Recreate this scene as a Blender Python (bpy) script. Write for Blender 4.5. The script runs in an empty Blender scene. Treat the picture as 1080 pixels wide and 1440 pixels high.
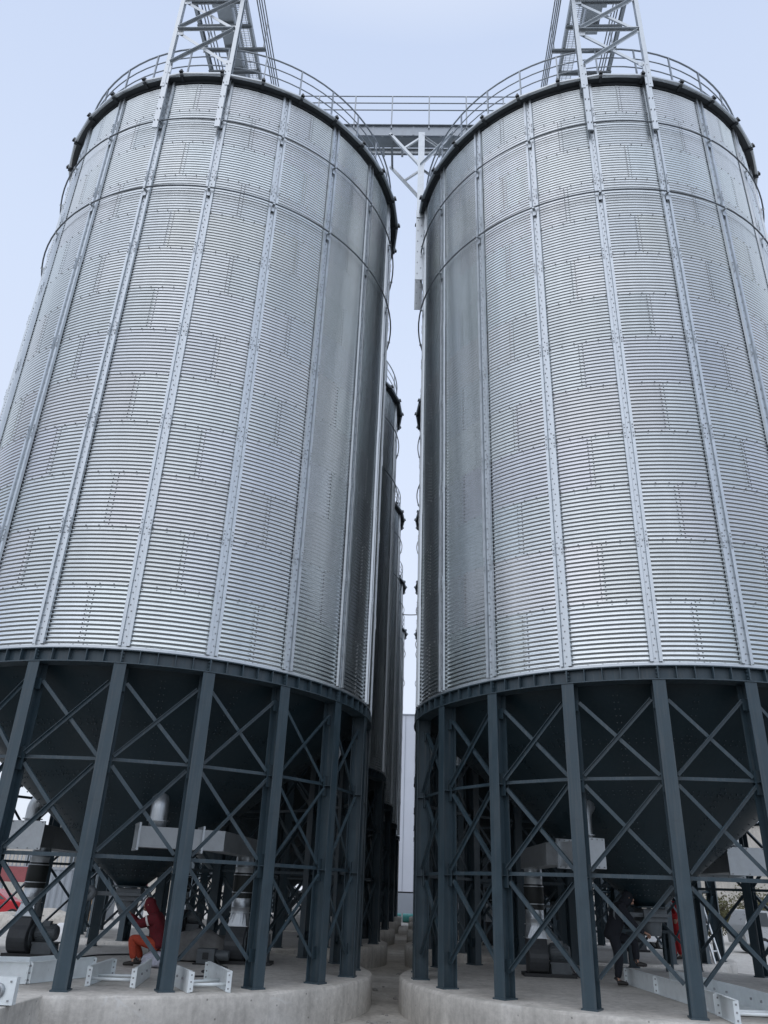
import bpy, bmesh, math, random
import numpy as np
from mathutils import Vector, Matrix
random.seed(7); np.random.seed(7)
PI = math.pi; rad = math.radians
scene = bpy.context.scene
col = scene.collection
R = 4.58            # silo radius at the columns
PZ = 0.54           # plinth top
ROWY = 16.84        # centre line of the first pair of silos
XL, XR = -5.329, 4.768
STEP = 10.076; DRIFT = 0.013
ROT = rad(8.4)

# ------------------------------------------------------------------ materials
def nmat(name):
    m = bpy.data.materials.new(name); m.use_nodes = True
    nt = m.node_tree; b = nt.nodes['Principled BSDF']
    return m, nt, b
def link(nt, a, b): nt.links.new(a, b)
def noise(nt, scale, detail=4, rough=.55, vec=None, dist=0):
    n = nt.nodes.new('ShaderNodeTexNoise'); n.inputs['Scale'].default_value = scale
    n.inputs['Detail'].default_value = detail; n.inputs['Roughness'].default_value = rough
    n.inputs['Distortion'].default_value = dist
    if vec is not None: link(nt, vec, n.inputs['Vector'])
    return n
def ramp(nt, src, stops):
    r = nt.nodes.new('ShaderNodeValToRGB'); link(nt, src, r.inputs[0])
    e = r.color_ramp.elements
    while len(e) < len(stops): e.new(.5)
    for k, (p, c) in enumerate(stops):
        e[k].position = p; e[k].color = (c, c, c, 1) if not hasattr(c, '__len__') else (*c, 1)
    return r
def coords(nt, scale=(1, 1, 1), kind='Object'):
    t = nt.nodes.new('ShaderNodeTexCoord'); mp = nt.nodes.new('ShaderNodeMapping')
    mp.inputs['Scale'].default_value = scale
    link(nt, t.outputs[kind], mp.inputs['Vector']); return mp.outputs['Vector']
def mixc(nt, fac, a, b, mode='MIX'):
    m = nt.nodes.new('ShaderNodeMix'); m.data_type = 'RGBA'; m.blend_type = mode
    for v, s in ((fac, m.inputs[0]), (a, m.inputs[6]), (b, m.inputs[7])):
        if hasattr(v, 'is_linked') or hasattr(v, 'links'): link(nt, v, s)
        elif hasattr(v, '__len__'): s.default_value = (*v, 1)
        else: s.default_value = v
    return m.outputs[2]
def bump(nt, b, h, strength=.3, dist=.02):
    n = nt.nodes.new('ShaderNodeBump'); n.inputs['Strength'].default_value = strength
    n.inputs['Distance'].default_value = dist
    link(nt, h, n.inputs['Height']); link(nt, n.outputs[0], b.inputs['Normal'])

def simple(name, c, rough=.5, metal=0., var=.12, scale=6., bmp=0., spec=None):
    m, nt, b = nmat(name)
    v = coords(nt); n = noise(nt, scale, 5, .6, v)
    lo = tuple(x*(1-var) for x in c); hi = tuple(min(1, x*(1+var)) for x in c)
    r = ramp(nt, n.outputs[0], [(.3, lo), (.7, hi)])
    link(nt, r.outputs[0], b.inputs['Base Color'])
    rr = ramp(nt, n.outputs[0], [(.3, max(0, rough-.06)), (.7, min(1, rough+.08))])
    link(nt, rr.outputs[0], b.inputs['Roughness'])
    b.inputs['Metallic'].default_value = metal
    if spec is not None: b.inputs['Specular IOR Level'].default_value = spec
    if bmp: bump(nt, b, n.outputs[0], bmp, .01)
    return m

def galv_sheet():
    m, nt, b = nmat('galvanised_sheet')
    a = nt.nodes.new('ShaderNodeAttribute'); a.attribute_name = 'tint'
    v = coords(nt); n1 = noise(nt, .55, 3, .5, v); n2 = noise(nt, 9, 5, .65, v)
    vs = coords(nt, (1.6, 1.6, .12)); n3 = noise(nt, 2.2, 4, .6, vs)       # faint run-off streaks
    r1 = ramp(nt, n1.outputs[0], [(.3, (.97, .98, .985)), (.7, (1.02, 1.015, 1.02))])
    r2 = ramp(nt, n2.outputs[0], [(.3, .965), (.7, 1.02)])
    r3 = ramp(nt, n3.outputs[0], [(.35, .95), (.6, 1.015)])
    c = mixc(nt, 1., a.outputs['Color'], r1.outputs[0], 'MULTIPLY')
    c = mixc(nt, 1., c, r2.outputs[0], 'MULTIPLY')
    c = mixc(nt, 1., c, r3.outputs[0], 'MULTIPLY')
    link(nt, c, b.inputs['Base Color'])
    rr = ramp(nt, n2.outputs[0], [(.3, .17), (.72, .25)])
    link(nt, rr.outputs[0], b.inputs['Roughness'])
    b.inputs['Metallic'].default_value = .95
    bump(nt, b, n1.outputs[0], .09, .05)
    return m
def painted_steel(name, c, rough=.42, scuff=.22):
    m, nt, b = nmat(name)
    v = coords(nt); n = noise(nt, 3.5 if scuff else .9, 6 if scuff else 2, .65 if scuff else .5, v)
    vs = coords(nt, (6, 6, .35)); n2 = noise(nt, 3, 5, .6, vs)
    r = ramp(nt, n.outputs[0], [(.3, tuple(x*.84 for x in c)), (.7, tuple(x*1.14 for x in c))])
    dust = ramp(nt, n2.outputs[0], [(.50, 0.), (.74, .30 if scuff else .05)])
    cc = mixc(nt, dust.outputs[0], r.outputs[0], (.17, .17, .165))
    n4 = noise(nt, 28, 3, .7, v); sf = ramp(nt, n4.outputs[0], [(.68, 0.), (.74, scuff)]); cc = mixc(nt, sf.outputs[0], cc, (.13, .115, .10))    # scuffs
    link(nt, cc, b.inputs['Base Color'])
    rr = ramp(nt, n.outputs[0], [(.3, rough-.08), (.7, rough+.14)])
    link(nt, rr.outputs[0], b.inputs['Roughness'])
    if scuff: bump(nt, b, n.outputs[0], .05, .01)
    return m
def concrete(name, base, dark, light):
    m, nt, b = nmat(name)
    v = coords(nt); n1 = noise(nt, 1.1, 6, .65, v, .4); n2 = noise(nt, 11, 6, .7, v); 
    vs = coords(nt, (3.5, 3.5, .3)); n3 = noise(nt, 2.0, 5, .6, vs)
    r = ramp(nt, n1.outputs[0], [(.28, dark), (.5, base), (.72, light)])
    r2 = ramp(nt, n2.outputs[0], [(.3, .84), (.65, 1.1)])
    r3 = ramp(nt, n3.outputs[0], [(.3, .84), (.55, 1.06)])
    c = mixc(nt, 1., r.outputs[0], r2.outputs[0], 'MULTIPLY'); c = mixc(nt, 1., c, r3.outputs[0], 'MULTIPLY')
    vo = nt.nodes.new('ShaderNodeTexVoronoi'); vo.inputs['Scale'].default_value = 5.5
    link(nt, v, vo.inputs['Vector'])
    pit = ramp(nt, vo.outputs['Distance'], [(.05, .45), (.10, 1.)])
    c = mixc(nt, 1., c, pit.outputs[0], 'MULTIPLY')
    wv = nt.nodes.new('ShaderNodeVectorMath'); wv.operation = 'ADD'; sc_ = nt.nodes.new('ShaderNodeVectorMath'); sc_.operation = 'SCALE'; sc_.inputs[3].default_value = .35
    wn = noise(nt, 2.3, 5, .6, v); link(nt, wn.outputs['Color'], sc_.inputs[0]); link(nt, v, wv.inputs[0]); link(nt, sc_.outputs[0], wv.inputs[1])
    ve = nt.nodes.new('ShaderNodeTexVoronoi'); ve.feature = 'DISTANCE_TO_EDGE'; ve.inputs['Scale'].default_value = .55; link(nt, wv.outputs[0], ve.inputs['Vector'])
    ln = ramp(nt, ve.outputs['Distance'], [(.004, 1.), (.011, 0.)]); mk = ramp(nt, n1.outputs[0], [(.5, 0.), (.6, .75)])
    mm = nt.nodes.new('ShaderNodeMath'); mm.operation = 'MULTIPLY'; link(nt, ln.outputs[0], mm.inputs[0]); link(nt, mk.outputs[0], mm.inputs[1])
    c = mixc(nt, mm.outputs[0], c, (.66, .65, .62))                      # lime bleeding from hairline cracks
    link(nt, c, b.inputs['Base Color']); b.inputs['Roughness'].default_value = .88
    bump(nt, b, n2.outputs[0], .45, .015)
    return m
def ground_mat():
    m, nt, b = nmat('dusty_concrete_ground')
    v = coords(nt); n1 = noise(nt, .35, 6, .65, v, .5); n2 = noise(nt, 4.5, 7, .7, v); n3 = noise(nt, 40, 4, .7, v)
    r = ramp(nt, n1.outputs[0], [(.3, (.11, .105, .095)), (.5, (.16, .155, .145)), (.72, (.22, .21, .195))])
    r2 = ramp(nt, n2.outputs[0], [(.28, .6), (.6, 1.08)]); r3 = ramp(nt, n3.outputs[0], [(.3, .82), (.7, 1.1)])
    c = mixc(nt, 1., r.outputs[0], r2.outputs[0], 'MULTIPLY'); c = mixc(nt, 1., c, r3.outputs[0], 'MULTIPLY')
    link(nt, c, b.inputs['Base Color']); b.inputs['Roughness'].default_value = .93
    bump(nt, b, n2.outputs[0], .5, .03)
    return m
M = {}
M['sheet'] = galv_sheet()
M['galv'] = simple('galvanised_steel', (.54, .575, .60), .38, .9, .10, 7, .06)
M['rail'] = simple('weathered_galvanised_rail', (.34, .37, .40), .45, .75, .12, 7)
M['galv_dull'] = simple('dull_galvanised_steel', (.42, .445, .46), .48, .8, .12, 6, .06)
M['bolt'] = simple('zinc_bolt', (.34, .35, .36), .5, .6, .2, 30)
M['ring'] = simple('reflection_dark_rod', (.20, .22, .24), .55, .5, .15, 9)  # dark base colour stands for the ground reflected in the rod's underside
M['white_galv'] = simple('bright_zinc_plate', (.80, .85, .86), .5, .1, .08, 5, .05)
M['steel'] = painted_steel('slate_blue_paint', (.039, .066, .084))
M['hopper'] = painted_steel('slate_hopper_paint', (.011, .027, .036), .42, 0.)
M['eave_shade'] = simple('eave_shade_dark', (.06, .068, .075), .55, .3, .2, 9)  # near black: shade below the eave put into the colour
M['concrete'] = concrete('plinth_concrete', (.57, .545, .50), (.44, .42, .385), (.66, .635, .59))
M['ground'] = ground_mat()
M['path'] = concrete('alley_concrete', (.50, .475, .43), (.30, .28, .25), (.60, .575, .53))
M['yard'] = concrete('pale_yard_dust', (.55, .53, .49), (.48, .46, .42), (.60, .58, .54))
M['black'] = simple('black_paint', (.018, .020, .022), .45, 0, .25, 8)
M['fan'] = simple('fan_grey_paint', (.050, .055, .060), .5, .1, .2, 8)
M['motor'] = simple('motor_grey_paint', (.11, .125, .135), .5, .1, .15, 10)
M['sleeve'] = simple('black_rubberised_fabric', (.012, .015, .014), .6, 0, .25, 14, .2)
M['tarp'] = simple('grey_tarpaulin', (.17, .17, .165), .75, 0, .2, 9, .3)
M['red'] = simple('dark_red_cloth', (.11, .006, .012), .85, 0, .25, 22, .3)
M['brightred'] = simple('red_cloth', (.42, .015, .02), .8, 0, .2, 22, .3)
M['orange'] = simple('orange_cloth', (.36, .05, .022), .85, 0, .18, 22, .3)
M['navy'] = simple('black_navy_cloth', (.010, .012, .018), .9, 0, .25, 22, .3)
M['skin'] = simple('skin', (.42, .24, .17), .55, 0, .08, 20)
M['stripe'] = simple('reflective_tape', (.70, .68, .66), .4, 0, .05, 20)
M['shoe'] = simple('shoe_leather', (.022, .02, .018), .6, 0, .2, 20)
M['glass'] = simple('car_glass', (.05, .06, .065), .08, 0, .1, 3)
M['silver'] = simple('silver_car_paint', (.42, .43, .43), .3, .35, .05, 3)
M['carred'] = simple('red_car_paint', (.50, .02, .03), .3, .1, .05, 3)
M['tyre'] = simple('tyre_rubber', (.02, .02, .02), .85, 0, .2, 20)
M['alu'] = simple('ladder_aluminium', (.72, .74, .75), .35, .6, .06, 12)
M['beige'] = concrete('beige_render', (.50, .47, .42), (.44, .42, .38), (.55, .52, .47))
M['palewall'] = simple('pale_grey_cladding', (.60, .63, .69), .6, 0, .05, .3)
M['bandwall'] = simple('darker_grey_cladding', (.30, .33, .37), .6, 0, .05, .3)
M['redpanel'] = simple('faded_red_paint', (.30, .085, .09), .6, 0, .15, 3)
M['greypanel'] = simple('blue_grey_panel', (.34, .38, .42), .55, 0, .1, 2)
M['timber'] = simple('tan_timber', (.40, .27, .16), .8, 0, .3, 5, .3)
M['whitewrap'] = simple('white_wrap', (.75, .76, .77), .6, 0, .06, 4, .2)
M['teal'] = simple('teal_plastic', (.08, .36, .34), .45, 0, .12, 4)
M['bark'] = simple('bark', (.07, .05, .035), .9, 0, .3, 12, .4)
M['leaf'] = simple('olive_leaves', (.11, .105, .045), .75, 0, .5, 9)
M['sack'] = simple('pale_woven_sack', (.42, .43, .50), .8, 0, .2, 14, .3)
M['rubble'] = simple('rubble_stone', (.30, .29, .27), .9, 0, .3, 9, .4)
M['cable'] = simple('black_cable', (.03, .03, .035), .6, 0, .1, 5)

# ------------------------------------------------------------------ mesh helpers
class MB:
    def __init__(s): s.v = []; s.f = []; s.m = []; s.sm = []
    def add(s, vs, fs, mi=0, smooth=False):
        o = len(s.v); s.v += [tuple(v) for v in vs]
        for f in fs: s.f.append(tuple(i+o for i in f)); s.m.append(mi); s.sm.append(smooth)
    def box(s, c, d, rot=None, mi=0, taper=1.):
        x, y, z = d[0]/2, d[1]/2, d[2]/2
        P = [Vector((sx*x*(taper if sz > 0 else 1), sy*y*(taper if sz > 0 else 1), sz*z)) for sz in (-1, 1) for sx, sy in ((-1, -1), (1, -1), (1, 1), (-1, 1))]
        if rot is not None: P = [rot @ p for p in P]
        P = [p + Vector(c) for p in P]
        s.add(P, [(3, 2, 1, 0), (4, 5, 6, 7), (0, 1, 5, 4), (1, 2, 6, 5), (2, 3, 7, 6), (3, 0, 4, 7)], mi)
    def frame(s, a, b, up=(0, 0, 1)):
        a = Vector(a); b = Vector(b); t = (b-a).normalized(); u = Vector(up)
        if abs(t.dot(u)) > .98: u = Vector((0, 1, 0)) if abs(t.y) < .9 else Vector((1, 0, 0))
        x = t.cross(u).normalized(); y = x.cross(t).normalized()
        return a, b, x, y
    def sweep(s, a, b, prof, up=(0, 0, 1), mi=0):
        """closed profile of (side, up) points swept from a to b"""
        a, b, x, y = s.frame(a, b, up); n = len(prof)
        vs = [a + x*p + y*q for p, q in prof] + [b + x*p + y*q for p, q in prof]
        fs = [(k, (k+1) % n, (k+1) % n+n, k+n) for k in range(n)] + [tuple(range(n-1, -1, -1)), tuple(range(n, 2*n))]
        s.add(vs, fs, mi)
    def bar(s, a, b, w, h, up=(0, 0, 1), mi=0):
        s.sweep(a, b, [(-w/2, -h/2), (w/2, -h/2), (w/2, h/2), (-w/2, h/2)], up, mi)
    def angle(s, a, b, w=.07, t=.008, up=(0, 0, 1), flip=1, mi=0):
        s.sweep(a, b, [(-w/2, 0), (w/2, 0), (w/2, flip*t), (-w/2+t, flip*t), (-w/2+t, flip*w), (-w/2, flip*w)][::flip], up, mi)
    def channel(s, a, b, w=.1, h=.2, t=.012, up=(0, 0, 1), flip=1, mi=0):
        P = [(0, -h/2), (w, -h/2), (w, -h/2+t), (t, -h/2+t), (t, h/2-t), (w, h/2-t), (w, h/2), (0, h/2)]
        s.sweep(a, b, [(flip*p, q) for p, q in P][::flip], up, mi)
    def tube(s, pts, r, seg=8, mi=0, closed=False, cap=True):
        pts = [Vector(p) for p in pts]; n = len(pts); vs = []
        rr = r if hasattr(r, '__len__') else [r]*n
        px = None
        for k in range(n):
            if closed: t = pts[(k+1) % n]-pts[k-1]
            else: t = pts[min(k+1, n-1)]-pts[max(k-1, 0)]
            t.normalize()
            if px is None:
                u = Vector((0, 0, 1)) if abs(t.z) < .9 else Vector((1, 0, 0))
                px = t.cross(u).normalized()
            else: px = (px - t*px.dot(t)).normalized()
            py = t.cross(px)
            for j in range(seg):
                a = 2*PI*j/seg; vs.append(pts[k]+px*(rr[k]*math.cos(a))+py*(rr[k]*math.sin(a)))
        fs = []
        for k in range(n if closed else n-1):
            k2 = (k+1) % n
            for j in range(seg):
                j2 = (j+1) % seg; fs.append((k*seg+j, k*seg+j2, k2*seg+j2, k2*seg+j))
        s.add(vs, fs, mi, True)
        if cap and not closed:
            o = len(s.v)-len(vs)
            s.f.append(tuple(o+j for j in range(seg-1, -1, -1))); s.m.append(mi); s.sm.append(False)
            s.f.append(tuple(o+(n-1)*seg+j for j in range(seg))); s.m.append(mi); s.sm.append(False)
    def lathe(s, prof, seg=64, c=(0, 0), a0=0., mi=0, closed=False, smooth=True, axis='z'):
        n = len(prof); vs = []
        for k in range(seg):
            a = a0+2*PI*k/seg
            for r, z in prof:
                p = (r*math.cos(a), r*math.sin(a), z)
                if axis == 'x': p = (p[2], p[0], p[1])
                if axis == 'y': p = (p[0], p[2], p[1])
                vs.append(p)
        fs = []
        for k in range(seg):
            k2 = (k+1) % seg
            for j in range(n if closed else n-1):
                j2 = (j+1) % n; fs.append((k*n+j, k2*n+j, k2*n+j2, k*n+j2))
        if c != (0, 0):
            vs = [(v[0]+c[0], v[1]+c[1], v[2]+(c[2] if len(c) > 2 else 0)) for v in vs]
        s.add(vs, fs, mi, smooth)
    def prism(s, poly, a, b, plane='xz', mi=0):
        """polygon in a plane extruded along the third axis from a to b"""
        def P(p, t): return {'xz': (p[0], t, p[1]), 'yz': (t, p[0], p[1]), 'xy': (p[0], p[1], t)}[plane]
        n = len(poly); vs = [P(p, a) for p in poly]+[P(p, b) for p in poly]
        fs = [(k, (k+1) % n, (k+1) % n+n, k+n) for k in range(n)]+[tuple(range(n-1, -1, -1)), tuple(range(n, 2*n))]
        s.add(vs, fs, mi)
    def mesh(s, name, mats, fixn=True):
        me = bpy.data.meshes.new(name); me.from_pydata(s.v, [], s.f)
        for m in (mats if isinstance(mats, (list, tuple)) else [mats]): me.materials.append(m)
        me.polygons.foreach_set('material_index', s.m); me.polygons.foreach_set('use_smooth', s.sm)
        if fixn:
            bm = bmesh.new(); bm.from_mesh(me); bmesh.ops.recalc_face_normals(bm, faces=bm.faces); bm.to_mesh(me); bm.free()
        me.update(); return me
    def build(s, name, mats, parent=None, loc=(0, 0, 0), rz=0, bevel=0, fixn=True):
        me = s.mesh(name, mats, fixn); return put(name, me, parent, loc, rz, bevel)
def put(name, me, parent=None, loc=(0, 0, 0), rz=0, bevel=0):
    o = bpy.data.objects.new(name, me); col.objects.link(o)
    o.location = loc; o.rotation_euler = (0, 0, rz)
    if parent: o.parent = parent
    if bevel:
        b = o.modifiers.new('bevel', 'BEVEL'); b.width = bevel; b.segments = 2; b.limit_method = 'ANGLE'; b.angle_limit = rad(40)
    return o
def tag(o, label, cat, group=None, kind=None):
    if label: o['label'] = label
    if cat: o['category'] = cat
    if group: o['group'] = group
    if kind: o['kind'] = kind
    return o
def thing(name, label, cat, loc=(0, 0, 0), rz=0, group=None):
    o = bpy.data.objects.new(name, None); col.objects.link(o); o.empty_display_size = .2
    o.location = loc; o.rotation_euler = (0, 0, rz); return tag(o, label, cat, group)
KIDS = {}
def kids(o): return [c for c in bpy.data.objects if c.parent == o]
def copy_thing(root, loc, rz, label):
    r = root.copy(); col.objects.link(r); r.location = loc; r.rotation_euler = (0, 0, rz); r['label'] = label
    for ch in kids_of[root.name]:
        c = ch.copy(); col.objects.link(c); c.parent = r
        for g in kids_of.get(ch.name, []):
            d = g.copy(); col.objects.link(d); d.parent = c
    return r
kids_of = {}
def index_kids():
    kids_of.clear()
    for o in bpy.data.objects:
        if o.parent: kids_of.setdefault(o.parent.name, []).append(o)

# ------------------------------------------------------------------ world, sun, camera
SUN_EL, SUN_AZ = rad(52), rad(205)     # azimuth measured clockwise from +y
w = bpy.data.worlds.new('World'); scene.world = w; w.use_nodes = True
nt = w.node_tree; bg = nt.nodes['Background']
sky = nt.nodes.new('ShaderNodeTexSky'); sky.sky_type = 'NISHITA'; sky.sun_disc = False
sky.sun_elevation = SUN_EL; sky.sun_rotation = SUN_AZ; sky.air_density = 1.0; sky.dust_density = 2.5; sky.ozone_density = 2.
tc = nt.nodes.new('ShaderNodeTexCoord'); sx = nt.nodes.new('ShaderNodeSeparateXYZ'); link(nt, tc.outputs['Generated'], sx.inputs[0])
cl = ramp(nt, sx.outputs[2], [(0., (9.2, 9.9, 11.2)), (.35, (8.7, 9.6, 11.4)), (.64, (7.9, 9.05, 11.3)), (.84, (7.1, 8.3, 10.8)), (.92, (10., 10.6, 11.8)), (1., (16.4, 16.2, 16.0))])
cn = noise(nt, 1.6, 4, .5, tc.outputs['Generated'])
cr = ramp(nt, cn.outputs[0], [(.3, .985), (.7, 1.015)])
cloud = mixc(nt, 1., cl.outputs[0], cr.outputs[0], 'MULTIPLY')
m = mixc(nt, .82, sky.outputs[0], cloud)
link(nt, m, bg.inputs['Color']); bg.inputs['Strength'].default_value = .1
sl = bpy.data.lights.new('sun', 'SUN'); sl.energy = .6; sl.angle = rad(90); sl.color = (1., .97, .93)
so = bpy.data.objects.new('sun', sl); col.objects.link(so)
d = Vector((math.sin(SUN_AZ)*math.cos(SUN_EL), math.cos(SUN_AZ)*math.cos(SUN_EL), math.sin(SUN_EL)))
so.rotation_euler = d.to_track_quat('Z', 'Y').to_euler(); so.location = d*60
cam = bpy.data.cameras.new('camera'); co = bpy.data.objects.new('camera', cam); col.objects.link(co); scene.camera = co
cam.sensor_fit = 'VERTICAL'; cam.sensor_height = 36; cam.lens = 36*1090.15/1440; cam.clip_end = 3000; cam.clip_start = .05
co.matrix_world = Matrix.Translation((0, 0, 1.92)) @ Matrix.Rotation(.0381, 4, 'Z') @ Matrix.Rotation(PI/2+.4558, 4, 'X') @ Matrix.Rotation(.0395, 4, 'Z')
scene.view_settings.view_transform = 'Standard'; scene.view_settings.look = 'None'; scene.view_settings.exposure = 0; scene.view_settings.gamma = 1
scene.cycles.max_bounces = 10; scene.cycles.diffuse_bounces = 3; scene.cycles.glossy_bounces = 4; scene.cycles.sample_clamp_indirect = 4

# ------------------------------------------------------------------ ground
g = MB(); g.add([(-900, -300, 0), (900, -300, 0), (900, 1500, 0), (-900, 1500, 0)], [(0, 1, 2, 3)])
tag(g.build('ground', M['ground']), None, None, kind='structure')

g = MB(); n = 40
g.add([(-2.0+.12*math.sin(k*1.3), 13.9+k*50/n, .004) for k in range(n+1)]+[(2.0+.12*math.sin(k*1.9), 13.9+k*50/n, .004) for k in range(n+1)], [(k, k+n+1, k+n+2, k+1) for k in range(n)])
tag(g.build('alley_path', M['path']), None, None, kind='structure')
for sd in (-1, 1):
    g = MB(); n = 40
    xs = [sd*(11.2+.5*math.sin(k*1.7)+.25*math.sin(k*4.1)) for k in range(n+1)]; ys = [20+k*60/n for k in range(n+1)]
    g.add([(x, y, .004) for x, y in zip(xs, ys)]+[(sd*90, y, .004) for y in ys], [(k, k+1, k+n+2, k+n+1)[::sd] for k in range(n)])
    tag(g.build('dusty_yard', M['yard']), None, None, kind='structure')

# ------------------------------------------------------------------ the silo
ZB, ZT = 5.373, 19.62; NT = 13; TH = (ZT-ZB)/NT; NC = 14; RW = R-.035
def S(z): return z-PZ          # silo meshes are written from the plinth top
def rz_pt(r, a, z): return Vector((r*math.cos(a), r*math.sin(a), z))
def wall_mesh():
    SEG = 120; per = 8; rows = NT*NC*per+1
    zs = np.linspace(ZB, ZT, rows)
    ph = (zs-ZB)/TH*NC*2*PI
    r = RW + .0100*np.cos(ph)
    a = np.arange(SEG)*2*PI/SEG
    V = np.empty((rows, SEG, 3)); V[:, :, 0] = r[:, None]*np.cos(a); V[:, :, 1] = r[:, None]*np.sin(a); V[:, :, 2] = (zs-PZ)[:, None]
    i = np.arange(rows-1)[:, None]*SEG; j = np.arange(SEG)[None, :]; j2 = (j+1) % SEG
    F = np.stack([i+j, i+j2, i+SEG+j2, i+SEG+j], -1).reshape(-1, 4)
    rng = np.random.RandomState(3); sheet = {}
    mb = MB(); mb.v = [tuple(x) for x in V.reshape(-1, 3)]; mb.f = [tuple(x) for x in F.tolist()]
    mb.m = [0]*len(mb.f); mb.sm = [True]*len(mb.f)
    tints = []
    for q in range(rows-1):
        t = q//(NC*per)
        for k in range(SEG):
            # sheets run from one lap seam to the next, two bays wide; seams sit mid-bay, staggered by tier
            s_ = ((k-3+(6 if t % 2 else 0)) // 12) % 10
            if (t, s_) not in sheet:
                b0 = rng.uniform(.66, .75); h = rng.normal(0, .007, 3)
                sheet[(t, s_)] = (b0-.020+h[0], b0+.010+h[1]*.5, b0+.016+h[2], 1)
            tints.append(sheet[(t, s_)])
    def bolt(r, a, z, s=.012, h=.011):
        ux = Vector((math.cos(a), math.sin(a), 0)); uy = Vector((-math.sin(a), math.cos(a), 0)); c = ux*r+Vector((0, 0, z-PZ))
        P = []
        for e, ss in ((0, s), (h, s*.8)):
            for k in range(6): P.append(c+ux*e+uy*(ss*math.cos(k*PI/3))+Vector((0, 0, ss*math.sin(k*PI/3))))
        mb.add(P, [(6, 7, 8, 9, 10, 11)]+[(k, (k+1) % 6, (k+1) % 6+6, k+6) for k in range(6)], 1)
    for t in range(NT):
        for bay in range(20):
            if (bay+t) % 2 == 0:
                am = (bay+.5)*2*PI/20
                for c in range(NC):
                    z = ZB+t*TH+c*TH/NC+.004
                    if c: bolt(RW+.0085, am-.0085, z)
                    bolt(RW-.007, am+.0085, z+TH/NC/2)
            for q in range(6):
                a = (bay+(q+.5)/6)*2*PI/20
                if abs(q-2.5) < 2.6: bolt(RW+.0085, a, ZB+t*TH+(.02 if t == 0 else 0), .015)
    me = mb.mesh('wall', [M['sheet'], M['bolt']], fixn=False)
    at = me.attributes.new('tint', 'FLOAT_COLOR', 'FACE')
    n = len(me.polygons); arr = np.full((n, 4), .3, dtype=np.float32); arr[:len(tints)] = np.array(tints, dtype=np.float32)
    at.data.foreach_set('color', arr.ravel())
    return me

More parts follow.
